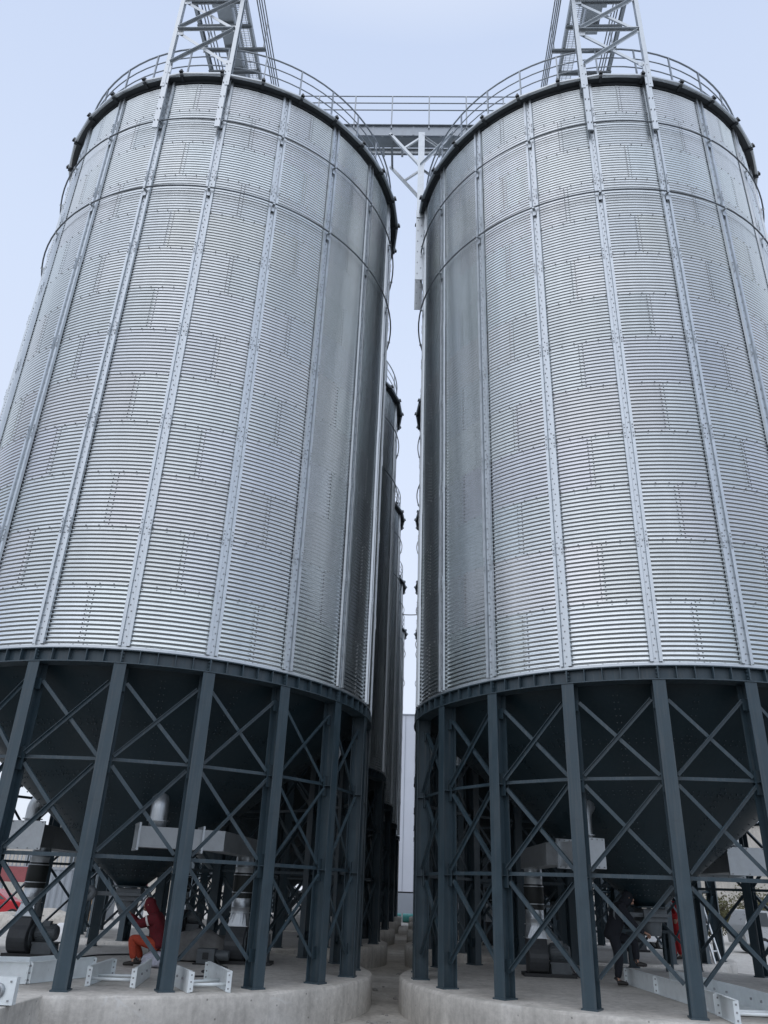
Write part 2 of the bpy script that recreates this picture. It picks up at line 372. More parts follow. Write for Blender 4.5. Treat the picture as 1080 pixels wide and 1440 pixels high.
def make_silo():
    root = thing('grain_silo', '', 'silo', (XL, ROWY, PZ), ROT, 'galvanised grain silos in two rows')
    put('wall', wall_mesh(), root)
    # base angle ring under the sheets
    b = MB(); b.lathe([(RW-.03, S(5.352)), (R-.012, S(5.352)), (R-.012, S(5.395)), (RW-.03, S(5.395))], 120, closed=True, smooth=False)
    b.build('base_ring', M['galv'], root)
    # vertical stiffeners: omega profile, bolted
    rb = MB()
    pr = [(-.105, .0), (-.098, .045), (-.047, .045), (-.036, .006), (.036, .006), (.047, .045), (.098, .045), (.105, .0)]
    o0 = RW+.014
    outer = [(p, q) for p, q in pr]; inner = [(p*.97, q-.006) for p, q in pr][::-1]
    P = outer+inner
    zs = [5.40]+[ZB+TH*k for k in range(2, 13, 2)]+[19.56]
    for k in range(len(zs)-1):
        dz = .0; n = len(P); e = .004 if k % 2 else 0.
        vs = [(o0+q+e, p, S(zs[k])) for p, q in P]+[(o0+q+e, p, S(zs[k+1])-.002) for p, q in P]
        fs = [(j, (j+1) % n, (j+1) % n+n, j+n) for j in range(n)]+[tuple(range(n-1, -1, -1)), tuple(range(n, 2*n))]
        rb.add(vs, fs)
    z = 5.46
    k = 0
    while z < 19.5:
        for y in ((0.014,) if k % 2 else (-.014,)):
            rb.box((o0+.014, y, S(z)), (.012, .018, .018), None, 1)
        z += 1.4* TH/NC; k += 1
    for zz in zs[1:-1]:
        for y in (-.075, .075): rb.box((o0+.052, y, S(zz)), (.010, .028, .30), None, 0)
        for dz in (-.12, -.06, .06, .12):
            for y in (-.075, .075): rb.box((o0+.060, y, S(zz+dz)), (.010, .02, .02), None, 1)
    rme = rb.mesh('stiffener', [M['galv'], M['bolt']])
    for k in range(20): put('stiffener', rme, root, rz=k*PI/10)
    # wind rings
    for zr in (15.88, 18.09):
        wr = MB(); wr.tube([rz_pt(R+.085, 2*PI*k/100, S(zr)) for k in range(100)], .019, 8, closed=True)
        for k in range(20):
            a = k*PI/10; m_ = Matrix.Rotation(a, 3, 'Z')
            wr.box(m_ @ Vector((R+.055, 0, S(zr-.03))), (.11, .05, .03), m_, 1)
            wr.box(m_ @ Vector((R+.025, 0, S(zr-.12))), (.03, .07, .16), m_, 1)
        wr.build('wind_ring', [M['ring'], M['galv']], root)
    # ring beam on the columns
    rbm = MB()
    rbm.lathe([(R-.27, S(5.112)), (R+.015, S(5.112)), (R+.015, S(5.13)), (R-.085, S(5.13)), (R-.085, S(5.33)), (R-.0, S(5.33)), (R-.0, S(5.348)), (R-.27, S(5.348)), (R-.27, S(5.33)), (R-.105, S(5.33)), (R-.105, S(5.13)), (R-.27, S(5.13))], 120, closed=True, smooth=False)
    for k in range(100):
        a = 2*PI*k/100; m_ = Matrix.Rotation(a, 3, 'Z')
        wd = .09 if k % 5 else .105
        rbm.box(m_ @ Vector((R-.0855+wd/2, 0, S(5.23))), (wd, .012 if k % 5 else .022, .196), m_)
        if k % 5 == 0:
            for dz in (-.06, 0, .06):
                for s_ in (-1, 1): rbm.box(m_ @ Vector((R-.03, s_*.02, S(5.23+dz))), (.025, .02, .025), m_)
    rbm.build('ring_beam', M['steel'], root)
    # columns: I section, web radial
    cb = MB(); zt, zb = 5.110, PZ+.022
    h = (zt+zb)/2-PZ; L = zt-zb
    cb.box((R-.007, 0, h), (.014, .20, L)); cb.box((R-.25, 0, h), (.014, .20, L)); cb.box((R-.1285, 0, h), (.229, .010, L))
    cb.box((R-.13, 0, .011), (.30, .24, .022)); 
    for zz in (3.61, 2.23): cb.box((R-.1285, 0, S(zz)), (.225, .185, .012))
    cb.box((R+.0005, 0, S(3.02)), (.003, .198, .008))      # field weld
    for s_ in (-1, 1):      # gusset plates welded to the column
        for zz, hh in ((4.78, .22), (3.61, .44), (2.23, .44), (.98, .22)):
            cb.box((R-.15, s_*.06, S(zz)), (.012, .11, hh*.8))
    cme = cb.mesh('column', M['steel'])
    for k in range(20): put('column', cme, root, rz=k*PI/10)
    # X bracing and struts of one bay (between angle 0 and 18 degrees)
    A0 = rz_pt(R-.13, 0, 0); A1 = rz_pt(R-.13, PI/10, 0); t = (A1-A0).normalized(); outv = (A0+A1).normalized()
    P0 = A0+t*.13; P1 = A1-t*.13
    tiers = [(3.68, 4.83), (2.32, 3.54), (.93, 2.14)]
    for z0, z1 in tiers:
        xb = MB()
        zz0, zz1 = Vector((0, 0, S(z0))), Vector((0, 0, S(z1)))
        xb.angle(P0+zz0+outv*.012, P1+zz1+outv*.012, .056, .007, outv, 1)
        xb.angle(P0+zz1-outv*.012, P1+zz0-outv*.012, .056, .007, outv, -1)
        c = (P0+P1)/2+(zz0+zz1)/2
        xb.box(c, (.03, .03, .03), Matrix.Rotation(PI/20, 3, 'Z'))
        xme = xb.mesh('cross_brace', M['steel'])
        for k in range(20): put('cross_brace', xme, root, rz=k*PI/10)
    for zz in (3.61, 2.23):
        sb = MB(); v = Vector((0, 0, S(zz)))
        sb.angle(A0+t*.02+v-outv*.03, A1-t*.02+v-outv*.03, .055, .007, (0, 0, 1), 1)
        sme = sb.mesh('strut', M['steel'])
        for k in range(20): put('strut', sme, root, rz=k*PI/10)
    # hopper cone with bolted seams
    hb = MB(); z0, r0, z1, r1 = 1.86, .26, 5.11, R-.30
    hb.lathe([(r0, S(z0)), (r1, S(z1)), (R-.28, S(5.20))], 80)
    nrm = Vector((z1-z0, -(r1-r0))).normalized()
    def cone(r): return z0+(r-r0)*(z1-z0)/(r1-r0)
    for k in range(20):
        a = (k+.5)*PI/10; m_ = Matrix.Rotation(a, 3, 'Z')
        r = .5
        while r < r1-.05:
            for s_ in (-1, 1):
                p = m_ @ Vector((r+.010, s_*.035, S(cone(r))-.012)); hb.box(p, (.018, .018, .016), m_, 1)
            r += .11
    for rr in (1.45, 2.45, 3.35):
        n = int(2*PI*rr/.12)
        for k in range(n):
            a = 2*PI*k/n; m_ = Matrix.Rotation(a, 3, 'Z')
            for e in (0, .07):
                hb.box(m_ @ Vector((rr+e+.010, 0, S(cone(rr+e))-.012)), (.018, .018, .016), m_, 1)
    hb.lathe([(r0-.01, S(z0-.0)), (r0+.09, S(z0)), (r0+.09, S(z0-.03)), (r0-.01, S(z0-.03))], 24, closed=True, smooth=False)
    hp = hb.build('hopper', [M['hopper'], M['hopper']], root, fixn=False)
    gt = MB()
    gt.box((0, 0, S(1.71)), (.46, .46, .22)); gt.box((-.45, 0, S(1.71)), (.5, .40, .07)); gt.tube([(-.7, -.24, S(1.71)), (-.7, .24, S(1.71))], .02, 8)
    gt.lathe([(.012, 0), (.14, 0), (.14, .03), (.012, .03)], 20, (-.72, -.30, S(1.71)), closed=True, axis='y'); gt.lathe([(.20, S(1.60)), (.16, S(1.36))], 20)
    for s_ in (-1, 1): gt.box((0, s_*.28, S(1.71)), (.52, .05, .05))
    gt.build('discharge_gate', M['motor'], hp)
    # manhole on the cone
    # roof: thirty sheets, ribs at the joints
    K0 = rad(3.9); rf = MB()
    re, za = R*1.043, 19.60; ra, zap = .42, 19.625+ (R*1.043-.42)*math.tan(rad(27))
    rf.lathe([(RW-.02, S(19.585)), (re-.02, S(19.565)), (re, S(19.590)), (re+.002, S(19.632)), (re-.05, S(19.648)), (ra, S(zap))], 30, a0=K0, smooth=False)
    rf.lathe([(ra+.06, S(zap-.03)), (ra+.06, S(zap+.22)), (.0001, S(zap+.30))], 24, smooth=False)
    rf.build('roof', M['galv'], root)
    rr_ = MB()
    for k in range(30):
        a = K0+k*PI/15; m_ = Matrix.Rotation(a, 3, 'Z')
        p0 = m_ @ Vector((re-.03, 0, S(19.68))); p1 = m_ @ Vector((ra+.08, 0, S(zap+.03)))
        rr_.bar(p0, p1, .06, .06)
        rr_.prism([(0, 0), (0, 0)], 0, 0) if False else None
        c = m_ @ Vector((re+.004, 0, S(19.66))); rr_.box(c, (.10, .09, .12), m_, 1, .35)  # rib ends, coloured dark for the shade seen from below
        c = m_ @ Vector((re-.09, 0, S(19.545))); rr_.box(c, (.17, .06, .05), m_, 1)
    rr_.build('roof_rib', [M['galv_dull'], M['eave_shade']], root)
    ev = MB(); ev.lathe([(RW+.016, S(19.49)), (RW+.03, S(19.49)), (RW+.03, S(19.56)), (RW+.15, S(19.56)), (RW+.15, S(19.578)), (RW+.016, S(19.578))], 120, closed=True, smooth=False)  # dark strip added for the shadow band under the eave
    ev.build('eave_shade_ring', M['eave_shade'], root)
    # guard rail round the eave
    gr = MB()
    for zz, q in ((20.92, .024), (20.58, .017), (20.25, .017)):
        gr.tube([rz_pt(R*.985, 2*PI*k/90, S(zz)) for k in range(90)], q, 6, closed=True)
    go = gr.build('guard_rail', M['rail'], root)
    pm = MB(); pm.box((R*.985, 0, S(20.30)), (.035, .035, 1.24)); pm.box((R*.985-.03, 0, S(19.72)), (.10, .08, .10))
    pme = pm.mesh('post', M['rail'])
    for k in range(30): put('post', pme, go, rz=K0+k*PI/15)
    return root
silo = make_silo()
index_kids()
ordn = ['front', 'second', 'third', 'fourth', 'rearmost']
spots = []
for side, x0 in (('left', XL), ('right', XR)):
    for k in range(5):
        spots.append((side, k, x0+DRIFT*STEP*k, ROWY+STEP*k))
for side, k, x, y in spots:
    if k == 0: lab = 'nearest corrugated grain silo on the %s, dark hopper on slate steel legs' % side
    elif k == 4: lab = 'farthest corrugated grain silo of the %s row, at the end of the alley' % side
    else: lab = '%s corrugated grain silo of the %s row counted from the viewer, mostly hidden' % (ordn[k], side)
    if side == 'left' and k == 0: silo['label'] = lab
    else: copy_thing(silo, (x, y, PZ), ROT, lab)

# ------------------------------------------------------------------ concrete plinths
def plinth_mesh(seed):
    rng = random.Random(seed); bm = bmesh.new(); n = 96; rings = []
    prof = [(4.93, -.2), (4.945, .1), (4.955, .3), (4.95, .5), (4.935, .528), (4.90, .54), (4.4, .54), (3., .54), (1.2, .54)]
    for r, z in prof:
        ring = []
        for k in range(n):
            a = 2*PI*k/n
            j = .012*math.sin(5*a+seed)+.008*math.sin(13*a+2*seed)
            e = rng.uniform(-.006, .006) if .45 < z < .545 and r > 4.8 else 0
            ring.append(bm.verts.new(((r+j+e)*math.cos(a)*.968, (r+j+e)*math.sin(a)*.998, z+(e*.6 if r > 4.8 and z > .5 else 0))))
        rings.append(ring)
    for q in range(len(rings)-1):
        for k in range(n):
            f = bm.faces.new((rings[q][k], rings[q][(k+1) % n], rings[q+1][(k+1) % n], rings[q+1][k])); f.smooth = q < 3
    bm.faces.new(rings[-1]); me = bpy.data.meshes.new('concrete_plinth'); bm.to_mesh(me); bm.free(); me.materials.append(M['concrete']); return me
pms = [plinth_mesh(1), plinth_mesh(2)]
for side, k, x, y in spots:
    if k == 0: lab = 'round concrete plinth under the nearest silo on the %s, in the foreground' % side
    elif k == 4: lab = 'round concrete plinth under the farthest silo of the %s row' % side
    else: lab = 'round concrete plinth under the %s silo of the %s row' % (ordn[k], side)
    tag(put('concrete_plinth', pms[(k+(side == 'right')) % 2], None, (x, y, 0)), lab, 'plinth', 'round concrete plinths of the silos')
b = MB()
b.prism([(-4.50, 12.50), (-4.53, 12.30), (-4.72, 12.05), (-4.70, 9.4), (-9.5, 9.4), (-9.5, 13.4), (-6.2, 13.4), (-5.2, 12.9)], -.1, .532, 'xy')
tag(b.build('concrete_block', M['concrete'], bevel=.012), 'low concrete ramp block joining the left plinth at the picture corner', 'concrete block')

# ------------------------------------------------------------------ conveyor bridges over the two rows
def make_bridge(x0, side, mir):
    root = thing('conveyor_bridge', 'galvanised conveyor bridge on lattice legs above the %s row of silos' % side, 'conveyor bridge',
                 (x0, ROWY, 17.7), -math.atan(DRIFT), 'conveyor bridges above the silos')
    Z = lambda z: z-17.7
    y0, y1 = -5.1, 45.5
    legs = []
    for a in (252, 270):
        aa = ROT+rad(a); legs.append((R+.13)*Vector((math.cos(aa), math.sin(aa), 0)))
    xa, xb = legs[0].x, legs[1].x; yl = legs[0].y
    for p in legs:
        lg = MB(); lg.channel(p+Vector((0, 0, Z(19.2))), p+Vector((0, 0, Z(23.2))), .10, .13, .010, (0, -1, 0), 1 if p.x > 0 else -1)
        lg.bar(p+Vector((0, -.03, Z(17.75))), p+Vector((0, -.03, Z(20.1))), .125, .045, (0, -1, 0))
        lg.bar(p+Vector((0, .0, Z(17.85))), p+Vector((0, .0, Z(19.25))), .10, .09, (0, -1, 0))
        for zz in (18.0, 18.4, 18.8, 19.3, 19.7, 20.0): 
            for s_ in (-.04, .04): lg.box(p+Vector((s_, -.062, Z(zz))), (.025, .012, .025), None, 1)
        lg.build('leg', [M['galv'], M['bolt']], root)
    for zz in (21.36, 22.62):
        br = MB(); br.angle((xa, yl-.05, Z(zz)), (xb, yl-.05, Z(zz)), .07, .008, (0, -1, 0)); br.build('cross_bar', M['galv'], root)
    for z0, z1 in ((20.05, 21.30), (21.42, 22.58)):
        br = MB(); br.angle((xa+.03, yl-.065, Z(z0)), (xb-.03, yl-.065, Z(z1)), .07, .008, (0, -1, 0)); br.build('diagonal', M['galv'], root)
        br = MB(); br.angle((xa+.03, yl-.03, Z(z1)), (xb-.03, yl-.03, Z(z0)), .085, .008, (0, -1, 0), -1)
        br.box((xb-.07, yl-.045, Z(z0+.03)), (.16, .01, .16)); br.box((xa+.07, yl-.045, Z(z1-.03)), (.16, .01, .16)); br.build('diagonal', M['galv'], root)
    for x, fl in ((xa, 1), (xb, -1)):
        gd = MB(); gd.channel((x, y0, Z(23.31)), (x, y1, Z(23.31)), .08, .22, .012, (0, 0, 1), fl); gd.build('girder', M['galv_dull'], root)
    s = mir
    y = y0+.1; k = 0
    while y < y1:
        cb_ = MB(); e = .28 if k % 3 == 0 else 0
        x_l, x_r = (xa-.02-(e if s < 0 else 0), xb+.02+(e if s > 0 else 0))
        cb_.angle((x_l, y, Z(23.19)), (x_r, y, Z(23.19)), .09, .010, (0, 0, 1), -1)
        cb_.build('cross_beam', M['galv_dull'], root)
        y += .66 if y < 1. else 2.64; k += 1
    xm = (xa+xb)/2
    tr = MB(); t0, t1 = sorted((xm+s*-.14, xm+s*.26))
    tr.prism([(t0, Z(23.26)), (t1, Z(23.26)), (t1, Z(23.72)), (t1+.04, Z(23.74)), (t0-.04, Z(23.74)), (t0, Z(23.72))], y0+.15, y1 if s > 0 else y0+1.7, 'xz')
    yy = y0+.4
    while yy < (y1 if s > 0 else y0+1.7): tr.box(((t0+t1)/2, yy, Z(23.50)), (t1-t0+.07, .03, .54)); yy += 2.4
    tr.box(((t0+t1)/2, y0+.55, Z(23.62)), (.62, .9, .66))
    tr.build('conveyor_trough', M['galv_dull'], root)
    gm = MB(); q0, q1 = sorted((xm+s*.30, xm+s*.70)); yy = y0+.1
    while yy < y1: gm.box(((q0+q1)/2, yy, Z(23.445)), (q1-q0, .012, .025)); yy += .05
    for xx in np.linspace(q0+.02, q1-.02, 4): gm.box((xx, (y0+y1)/2, Z(23.47)), (.012, y1-y0, .02))
    gm.build('grating_walkway', M['galv'], root)
    for xx, zz in ((xm+s*.97, (23.45, 23.75, 24.05, 24.40)), (xm-s*.66, (23.75, 24.05, 24.40))):
        rl = MB()
        for z in zz: rl.tube([(xx, y0, Z(z)), (xx, y1, Z(z))], .019, 6)
        yy = y0+.1
        while yy < y1: rl.box((xx, yy, Z((23.2+24.42)/2)), (.035, .035, 1.22)); yy += 1.98
        rl.build('railing', M['rail'], root)
    sp = MB()
    for k in range(5): sp.tube([(xm, STEP*k, Z(22.0)), (xm, STEP*k, Z(23.27))], .14, 14)
    sp.build('drop_spout', M['galv_dull'], root)
    return root
make_bridge(XL, 'left', 1); make_bridge(XR, 'right', -1)

# cross walkway between the two bridges
cw = thing('cross_catwalk', 'galvanised catwalk with railings joining both bridges high between the front silos', 'catwalk', (-.28, 16.4, 17.0))
Z = lambda z: z-17.0
xa, xb = -4.25, 4.25
a = MB(); a.channel((xa, .0, Z(23.18)), (xb, 0, Z(23.18)), .08, .44, .012, (0, 0, 1), -1)
for k in range(7): a.box((xa+.6+k*1.25, -.006, Z(23.18)), (.05, .012, .40))
a.bar((xa, -.03, Z(23.39)), (xb, -.03, Z(23.39)), .06, .02); a.build('girder', M['rail'], cw)
a = MB(); a.box((0, .27, Z(23.10)), (xb-xa-.05, .36, .26)); a.build('conveyor_trough', M['galv_dull'], cw)
a = MB(); a.channel((xa, 1.08, Z(23.52)), (xb, 1.08, Z(23.52)), .08, .24, .012, (0, 0, 1), 1); a.build('girder', M['galv_dull'], cw)
for y, rails in ((-.02, (24.75, 24.43, 24.10)), (1.10, (24.75, 24.28, 23.84))):
    a = MB()
    for z in rails: a.tube([(xa, y, Z(z)), (xb, y, Z(z))], .02, 6)
    for k in range(8): a.box((xa+.15+k*1.17, y, Z(24.0)), (.04, .04, 1.5))
    a.build('railing', M['rail'], cw)
for x in (-3.6, -2.6, -1.45, -.85, -.25, .35, .95, 1.55, 2.4, 3.6):
    a = MB(); a.angle((x, .02, Z(22.94)), (x, 1.12, Z(23.36)), .07, .008); a.build('tie_beam', M['galv_dull'], cw)
for y in (-.05, 1.16):
    px = .36
    a = MB()
    a.bar((px, y, Z(19.4)), (px, y, Z(23.0)), .19, .08, (0, -1, 0))
    a.box((px+.05, y, Z(19.0)), (.32, .03, 1.40)); a.box((px+.0, y-.004, Z(17.70)), (.22, .025, 1.24))
    for q in range(12): a.box((px-.05+.1*(q % 2), y-.018, Z(17.3+.2*q)), (.025, .02, .025), None, 1)
    a.build('support_post', [M['galv'], M['bolt']], cw)
    for s in (-1, 1):
        a = MB(); a.angle((px, y-.02, Z(21.55)), (px+s*.98, y-.02, Z(22.98)), .08, .010, (0, -1, 0), s); a.box((px+s*.05, y-.03, Z(21.66)), (.14, .01, .2))
        a.build('bracket_arm', M['galv'], cw)
        a = MB(); a.angle((px, y+.02, Z(22.88)), (px+s*.52, y+.02, Z(22.38)), .06, .008, (0, -1, 0), s); a.build('knee_brace', M['galv'], cw)
for s in (-1, 1):
    a = MB(); a.angle((.36+s*.92, -.1, Z(22.90)), (.36+s*.92, 1.2, Z(22.90)), .07, .008); a.build('tie_beam', M['galv_dull'], cw)

# ------------------------------------------------------------------ aeration fans and ducts
def make_fan(loc, label, rz=0, lift=0.):
    t = thing('aeration_fan', label, 'fan', loc, rz, 'aeration fans under the silos')
    b = MB()     # scroll housing, axis along x
    n = 40; prof = []
    for k in range(n+1):
        a = -PI/2+2*PI*k/n; r = .33+.09*(k/n)
        prof.append((r*math.cos(a)*.95, .40+r*math.sin(a)))
    pts = [p for p in prof if not (p[1] > .40 and p[0] > .2)]
    poly = [( .19, .06), (.19, .66+lift), (-.24, .66+lift)]+[(-.24-.16*math.sin(q*PI/8), .62-.58*(q/8)) for q in range(1, 8)]+[(-.15, .03)]
    b.prism(poly, -.19, .19, 'yz'); hb_ = b.build('housing', M['fan'], t, bevel=.02)
    b = MB(); b.lathe([(.10, .19), (.24, .19), (.24, .21), (.10, .21)], 24, (0, -.02, .36), closed=True, smooth=False, axis='x')
    for k in range(8): 
        a = k*PI/4; b.box((.215, -.02+.21*math.cos(a), .36+.21*math.sin(a)), (.015, .03, .03))
    b.build('inlet_flange', M['motor'], hb_)
    b = MB(); b.lathe([(.0001, .24), (.13, .24), (.145, .27), (.145, .62), (.12, .66), (.0001, .67)], 24, (0, -.02, .42), axis='x')
    for k in range(20):
        a = k*PI/10; m_ = Matrix.Rotation(a, 3, 'X'); b.box(Vector((.44, -.02, .42))+m_ @ Vector((0, 0, .15)), (.32, .008, .03), m_)
    b.box((.45, -.06, .58), (.14, .12, .10)); b.build('motor', M['motor'], t)
    b = MB()
    for y in (-.16, .14): b.bar((.26, y, .12), (.66, y, .12), .05, .24)
    b.box((.46, -.01, .245), (.44, .36, .03)); b.build('motor_pedestal', M['motor'], t)
    b = MB()
    for y in (-.24, .22): b.bar((-.28, y, .03), (.74, y, .03), .06, .06)
    b.bar((-.25, -.21, .03), (-.25, .19, .03), .06, .055); b.bar((.71, -.21, .03), (.71, .19, .03), .06, .055); b.build('base_frame', M['black'], t)
    z0 = .66+lift; b = MB()          # square to round transition
    sq = [(-.19, -.23), (.19, -.23), (.19, .19), (-.19, .19)]; n = 24; lo = []; hi = []
    for k in range(n):
        a = 2*PI*k/n+PI/4; m_ = max(abs(math.cos(a)), abs(math.sin(a)))
        lo.append((.19*math.cos(a)/m_, -.02+.21*math.sin(a)/m_, z0+.012)); hi.append((.185*math.cos(a), -.02+.185*math.sin(a), z0+.24))
    b.add(lo+hi, [(k, (k+1) % n, (k+1) % n+n, k+n) for k in range(n)])
    b.box((0, -.02, z0+.006), (.44, .48, .012)); b.lathe([(.185, z0+.24), (.215, z0+.24), (.215, z0+.255), (.185, z0+.255)], 24, (0, -.02, 0), closed=True, smooth=False)
    b.lathe([(.185, z0+.255), (.187, z0+.34), (.192, z0+.345), (.185, z0+.35), (.185, z0+.52)], 24, (0, -.02, 0)); b.build('transition_pipe', M['galv'], t)
    b = MB(); zz = z0+.52; b.lathe([(.195, zz-.01), (.20, zz+.08), (.193, zz+.09), (.20, zz+.10), (.203, zz+.26), (.198, zz+.42), (.19, zz+.46)], 24, (0, -.02, 0)); b.build('flexible_sleeve', M['sleeve'], t)
    b = MB(); b.lathe([(.202, zz+.085), (.207, zz+.085), (.207, zz+.105), (.202, zz+.105)], 24, (0, -.02, 0), closed=True); b.build('hose_clamp', M['galv'], t); b = MB(); b.lathe([(.196, zz+.41), (.206, zz+.41), (.206, zz+.43), (.196, zz+.43)], 24, (0, -.02, 0), closed=True); b.build('hose_clamp', M['galv'], t)
    return t
def make_duct(label, path, zlo, zhi, fanxy, ztop_fan, riser, riser_top, cone_c, wd=.40):
    """box duct along a path, a pipe down to the fan sleeve, a riser up into the cone; coordinates are world, root at the fan end"""
    t = thing('air_duct', label, 'air duct', (fanxy[0], fanxy[1], zlo), 0, 'aeration ducts under the silos')
    O = Vector((fanxy[0], fanxy[1], zlo)); b = MB(); zc = (zlo+zhi)/2; hh = zhi-zlo
    n = len(path); L = []
    for k, p in enumerate(path):      # mitred rectangular sweep
        p = Vector(p); d0 = (p-Vector(path[k-1])).normalized() if k else None; d1 = (Vector(path[k+1])-p).normalized() if k < n-1 else None
        d = d1 if d0 is None else d0 if d1 is None else (d0+d1).normalized()
        nrm = Vector((d.y, -d.x)); sc = 1/max(.5, nrm.dot(Vector(((d1 or d0).y, -(d1 or d0).x))))
        for s_, z in ((-1, zlo), (1, zlo), (1, zhi), (-1, zhi)):
            q = p+nrm*(s_*wd/2*sc); L.append(Vector((q.x, q.y, z))-O)
    fs = [(3, 2, 1, 0), tuple(4*(n-1)+j for j in range(4))]
    for k in range(n-1):
        for j in range(4): fs.append((4*k+j, 4*k+(j+1) % 4, 4*k+4+(j+1) % 4, 4*k+4+j))
    b.add(L, fs); b.build('duct_box', M['galv_dull'], t)
    def flange(p, d):
        f = MB(); a_ = math.atan2(d.y, d.x); m_ = Matrix.Rotation(a_, 3, 'Z'); c = Vector((p.x, p.y, zc))-O
        f.box(c, (.035, wd+.11, hh+.11), m_)
        for yy in np.linspace(-wd/2, wd/2, 4):
            for z in (-hh/2-.03, hh/2+.03):
                f.box(c+m_ @ Vector((0, yy, z)), (.06, .022, .022), m_, 1)
        f.build('flange', [M['galv'], M['bolt']], t)
    p0, p1 = Vector(path[0]), Vector(path[1]); flange(p0, p1-p0); flange(p1-(p1-p0).normalized()*.3, p1-p0) if (p1-p0).length > .7 else None
    b = MB(); x, y = 0, -.02
    b.lathe([(.185, ztop_fan-.03-zlo), (.185, ztop_fan+.1-zlo), (.193, ztop_fan+.105-zlo), (.185, ztop_fan+.11-zlo), (.185, .0)], 24, (x, y, 0))
    b.lathe([(.186, -.10), (.235, -.10), (.235, -.085), (.186, -.085)], 24, (x, y, 0), closed=True, smooth=False); b.build('outlet_pipe', M['galv'], t)
    b = MB(); rv = Vector((riser[0], riser[1], 0))-Vector((O.x, O.y, 0)); inw = (Vector((cone_c[0], cone_c[1], 0))-Vector((riser[0], riser[1], 0))).normalized()
    z0 = zhi-zlo; zt = riser_top-zlo
    zt -= .15; pts = [rv+Vector((0, 0, z0)), rv+Vector((0, 0, z0+.12))]+[rv+inw*(.26*(1-math.cos(q)))+Vector((0, 0, zt+.26*math.sin(q))) for q in np.linspace(0, 1.0, 7)]
    pts.append(pts[-1]+(pts[-1]-pts[-2]).normalized()*.35)
    b.tube(pts, .155, 24); b.lathe([(.156, z0+.10), (.20, z0+.10), (.20, z0+.115), (.156, z0+.115)], 24, (rv.x, rv.y, 0), closed=True, smooth=False)
    b.build('riser_pipe', M['galv'], t)
    return t
fans = [((-3.30, 17.80), 'dark aeration fan at right under the nearest left silo, behind bright plates', .0),
        ((-7.50, 17.45), 'dark aeration fan with motor at the left picture edge', .04),
        ((2.72, 17.92), 'dark aeration fan on skid under the nearest right silo, left of its hopper', .0),
        ((7.72, 17.60), 'dark aeration fan at the right picture edge beside the ladder', .0)]
for (x, y), lab, lf in fans: make_fan((x, y, PZ), lab, 0, lf)
make_duct('galvanised air duct with lit open flange in front of the left hopper', [(-4.70, 14.72), (-3.42, 15.35), (-3.22, 18.1)], 2.48, 2.82, (-3.30, 17.80), 2.18, (-4.42, 14.90), 3.26, (XL, ROWY), .36)
make_duct('grey box duct with bright vertical pipe at far left', [(-7.70, 16.95), (-7.62, 19.2), (-6.2, 19.6)], 2.50, 2.93, (-7.50, 17.45), 2.22, (-7.74, 17.20), 3.36, (XL, ROWY), .62)
make_duct('dim galvanised air duct left of the right hopper, ending in a flange', [(3.33, 14.75), (2.80, 15.6), (2.70, 18.2)], 2.47, 2.85, (2.72, 17.92), 2.18, (3.20, 14.95), 3.35, (XR, ROWY), .36)
make_duct('grey box duct with bright riser pipe near the right picture edge', [(6.98, 16.95), (6.96, 19.2), (5.6, 19.6)], 2.52, 2.92, (7.72, 17.60), 2.18, (6.66, 17.25), 3.32, (XR, ROWY), .98)
for (x, y), lab in (((-7.1, 28.0), 'dim aeration fan under the second left silo, at its left side'), ((-3.0, 28.1), 'dim aeration fan under the second left silo, at its right side'),
                    ((2.9, 28.1), 'dim aeration fan under the second right silo, at its left side'), ((7.0, 28.0), 'dim aeration fan under the second right silo, at its right side')):
    make_fan((x, y, PZ), lab)

# ------------------------------------------------------------------ zinc conveyor sections lying about
def side_plate(mb, a, b, h, t=.012, lip=.045, z=PZ+.004, side=1):
    a = Vector((*a, z)); b = Vector((*b, z)); d = (b-a).normalized(); n = Vector((-d.y, d.x, 0))*side
    mb.bar(a+Vector((0, 0, h/2)), b+Vector((0, 0, h/2)), t, h)
    for zz in (.005, h-.005): mb.bar(a+n*lip/2+Vector((0, 0, zz)), b+n*lip/2+Vector((0, 0, zz)), lip-t, .008)
    for p in (a, b):           # end flange with holes
        mb.bar(p+n*.035+Vector((0, 0, 0.012)), p+n*.035+Vector((0, 0, h-.012)), .07, .012, d)
        for zz in (.05, h/2, h-.05): mb.box(p+n*.035+Vector((0, 0, zz)), (.022, .022, .022), None, 1)
    L = (b-a).length
    for q in (.3, .62):
        mb.box(a+d*L*q-n*.012+Vector((0, 0, h*.55)), (.03, .03, .03), None, 1)
def frame_piece(label, pa, pb, h=.26):
    t = thing('conveyor_section', label, 'conveyor part', ((pa[0][0]+pb[0][0])/2, (pa[0][1]+pb[0][1])/2, PZ), 0, 'zinc conveyor sections lying on the plinths')
    O = Vector(t.location)
    sub = lambda p: (p[0]-O.x, p[1]-O.y)
    for pl, s_ in ((pa, -1), (pb, 1)):
        m_ = MB(); side_plate(m_, sub(pl[0]), sub(pl[1]), h, side=s_, z=.004); m_.build('side_plate', [M['white_galv'], M['bolt']], t)
    for q in (.12, .46):
        m_ = MB(); A = Vector(sub(pa[0])).lerp(Vector(sub(pa[1])), q); B = Vector(sub(pb[0])).lerp(Vector(sub(pb[1])), q)
        m_.tube([(A.x, A.y, .09), (B.x, B.y, .09)], .022, 8); m_.build('tie_rod', M['white_galv'], t)
frame_piece('short zinc conveyor frame lying in front of the crouching worker', ((-4.56, 13.02), (-4.68, 14.45)), ((-3.84, 13.04), (-4.08, 14.6)))
frame_piece('short zinc conveyor frame splayed open between two left silo columns', ((-3.00, 12.78), (-3.50, 13.75)), ((-2.44, 13.02), (-3.10, 14.5)), .27)
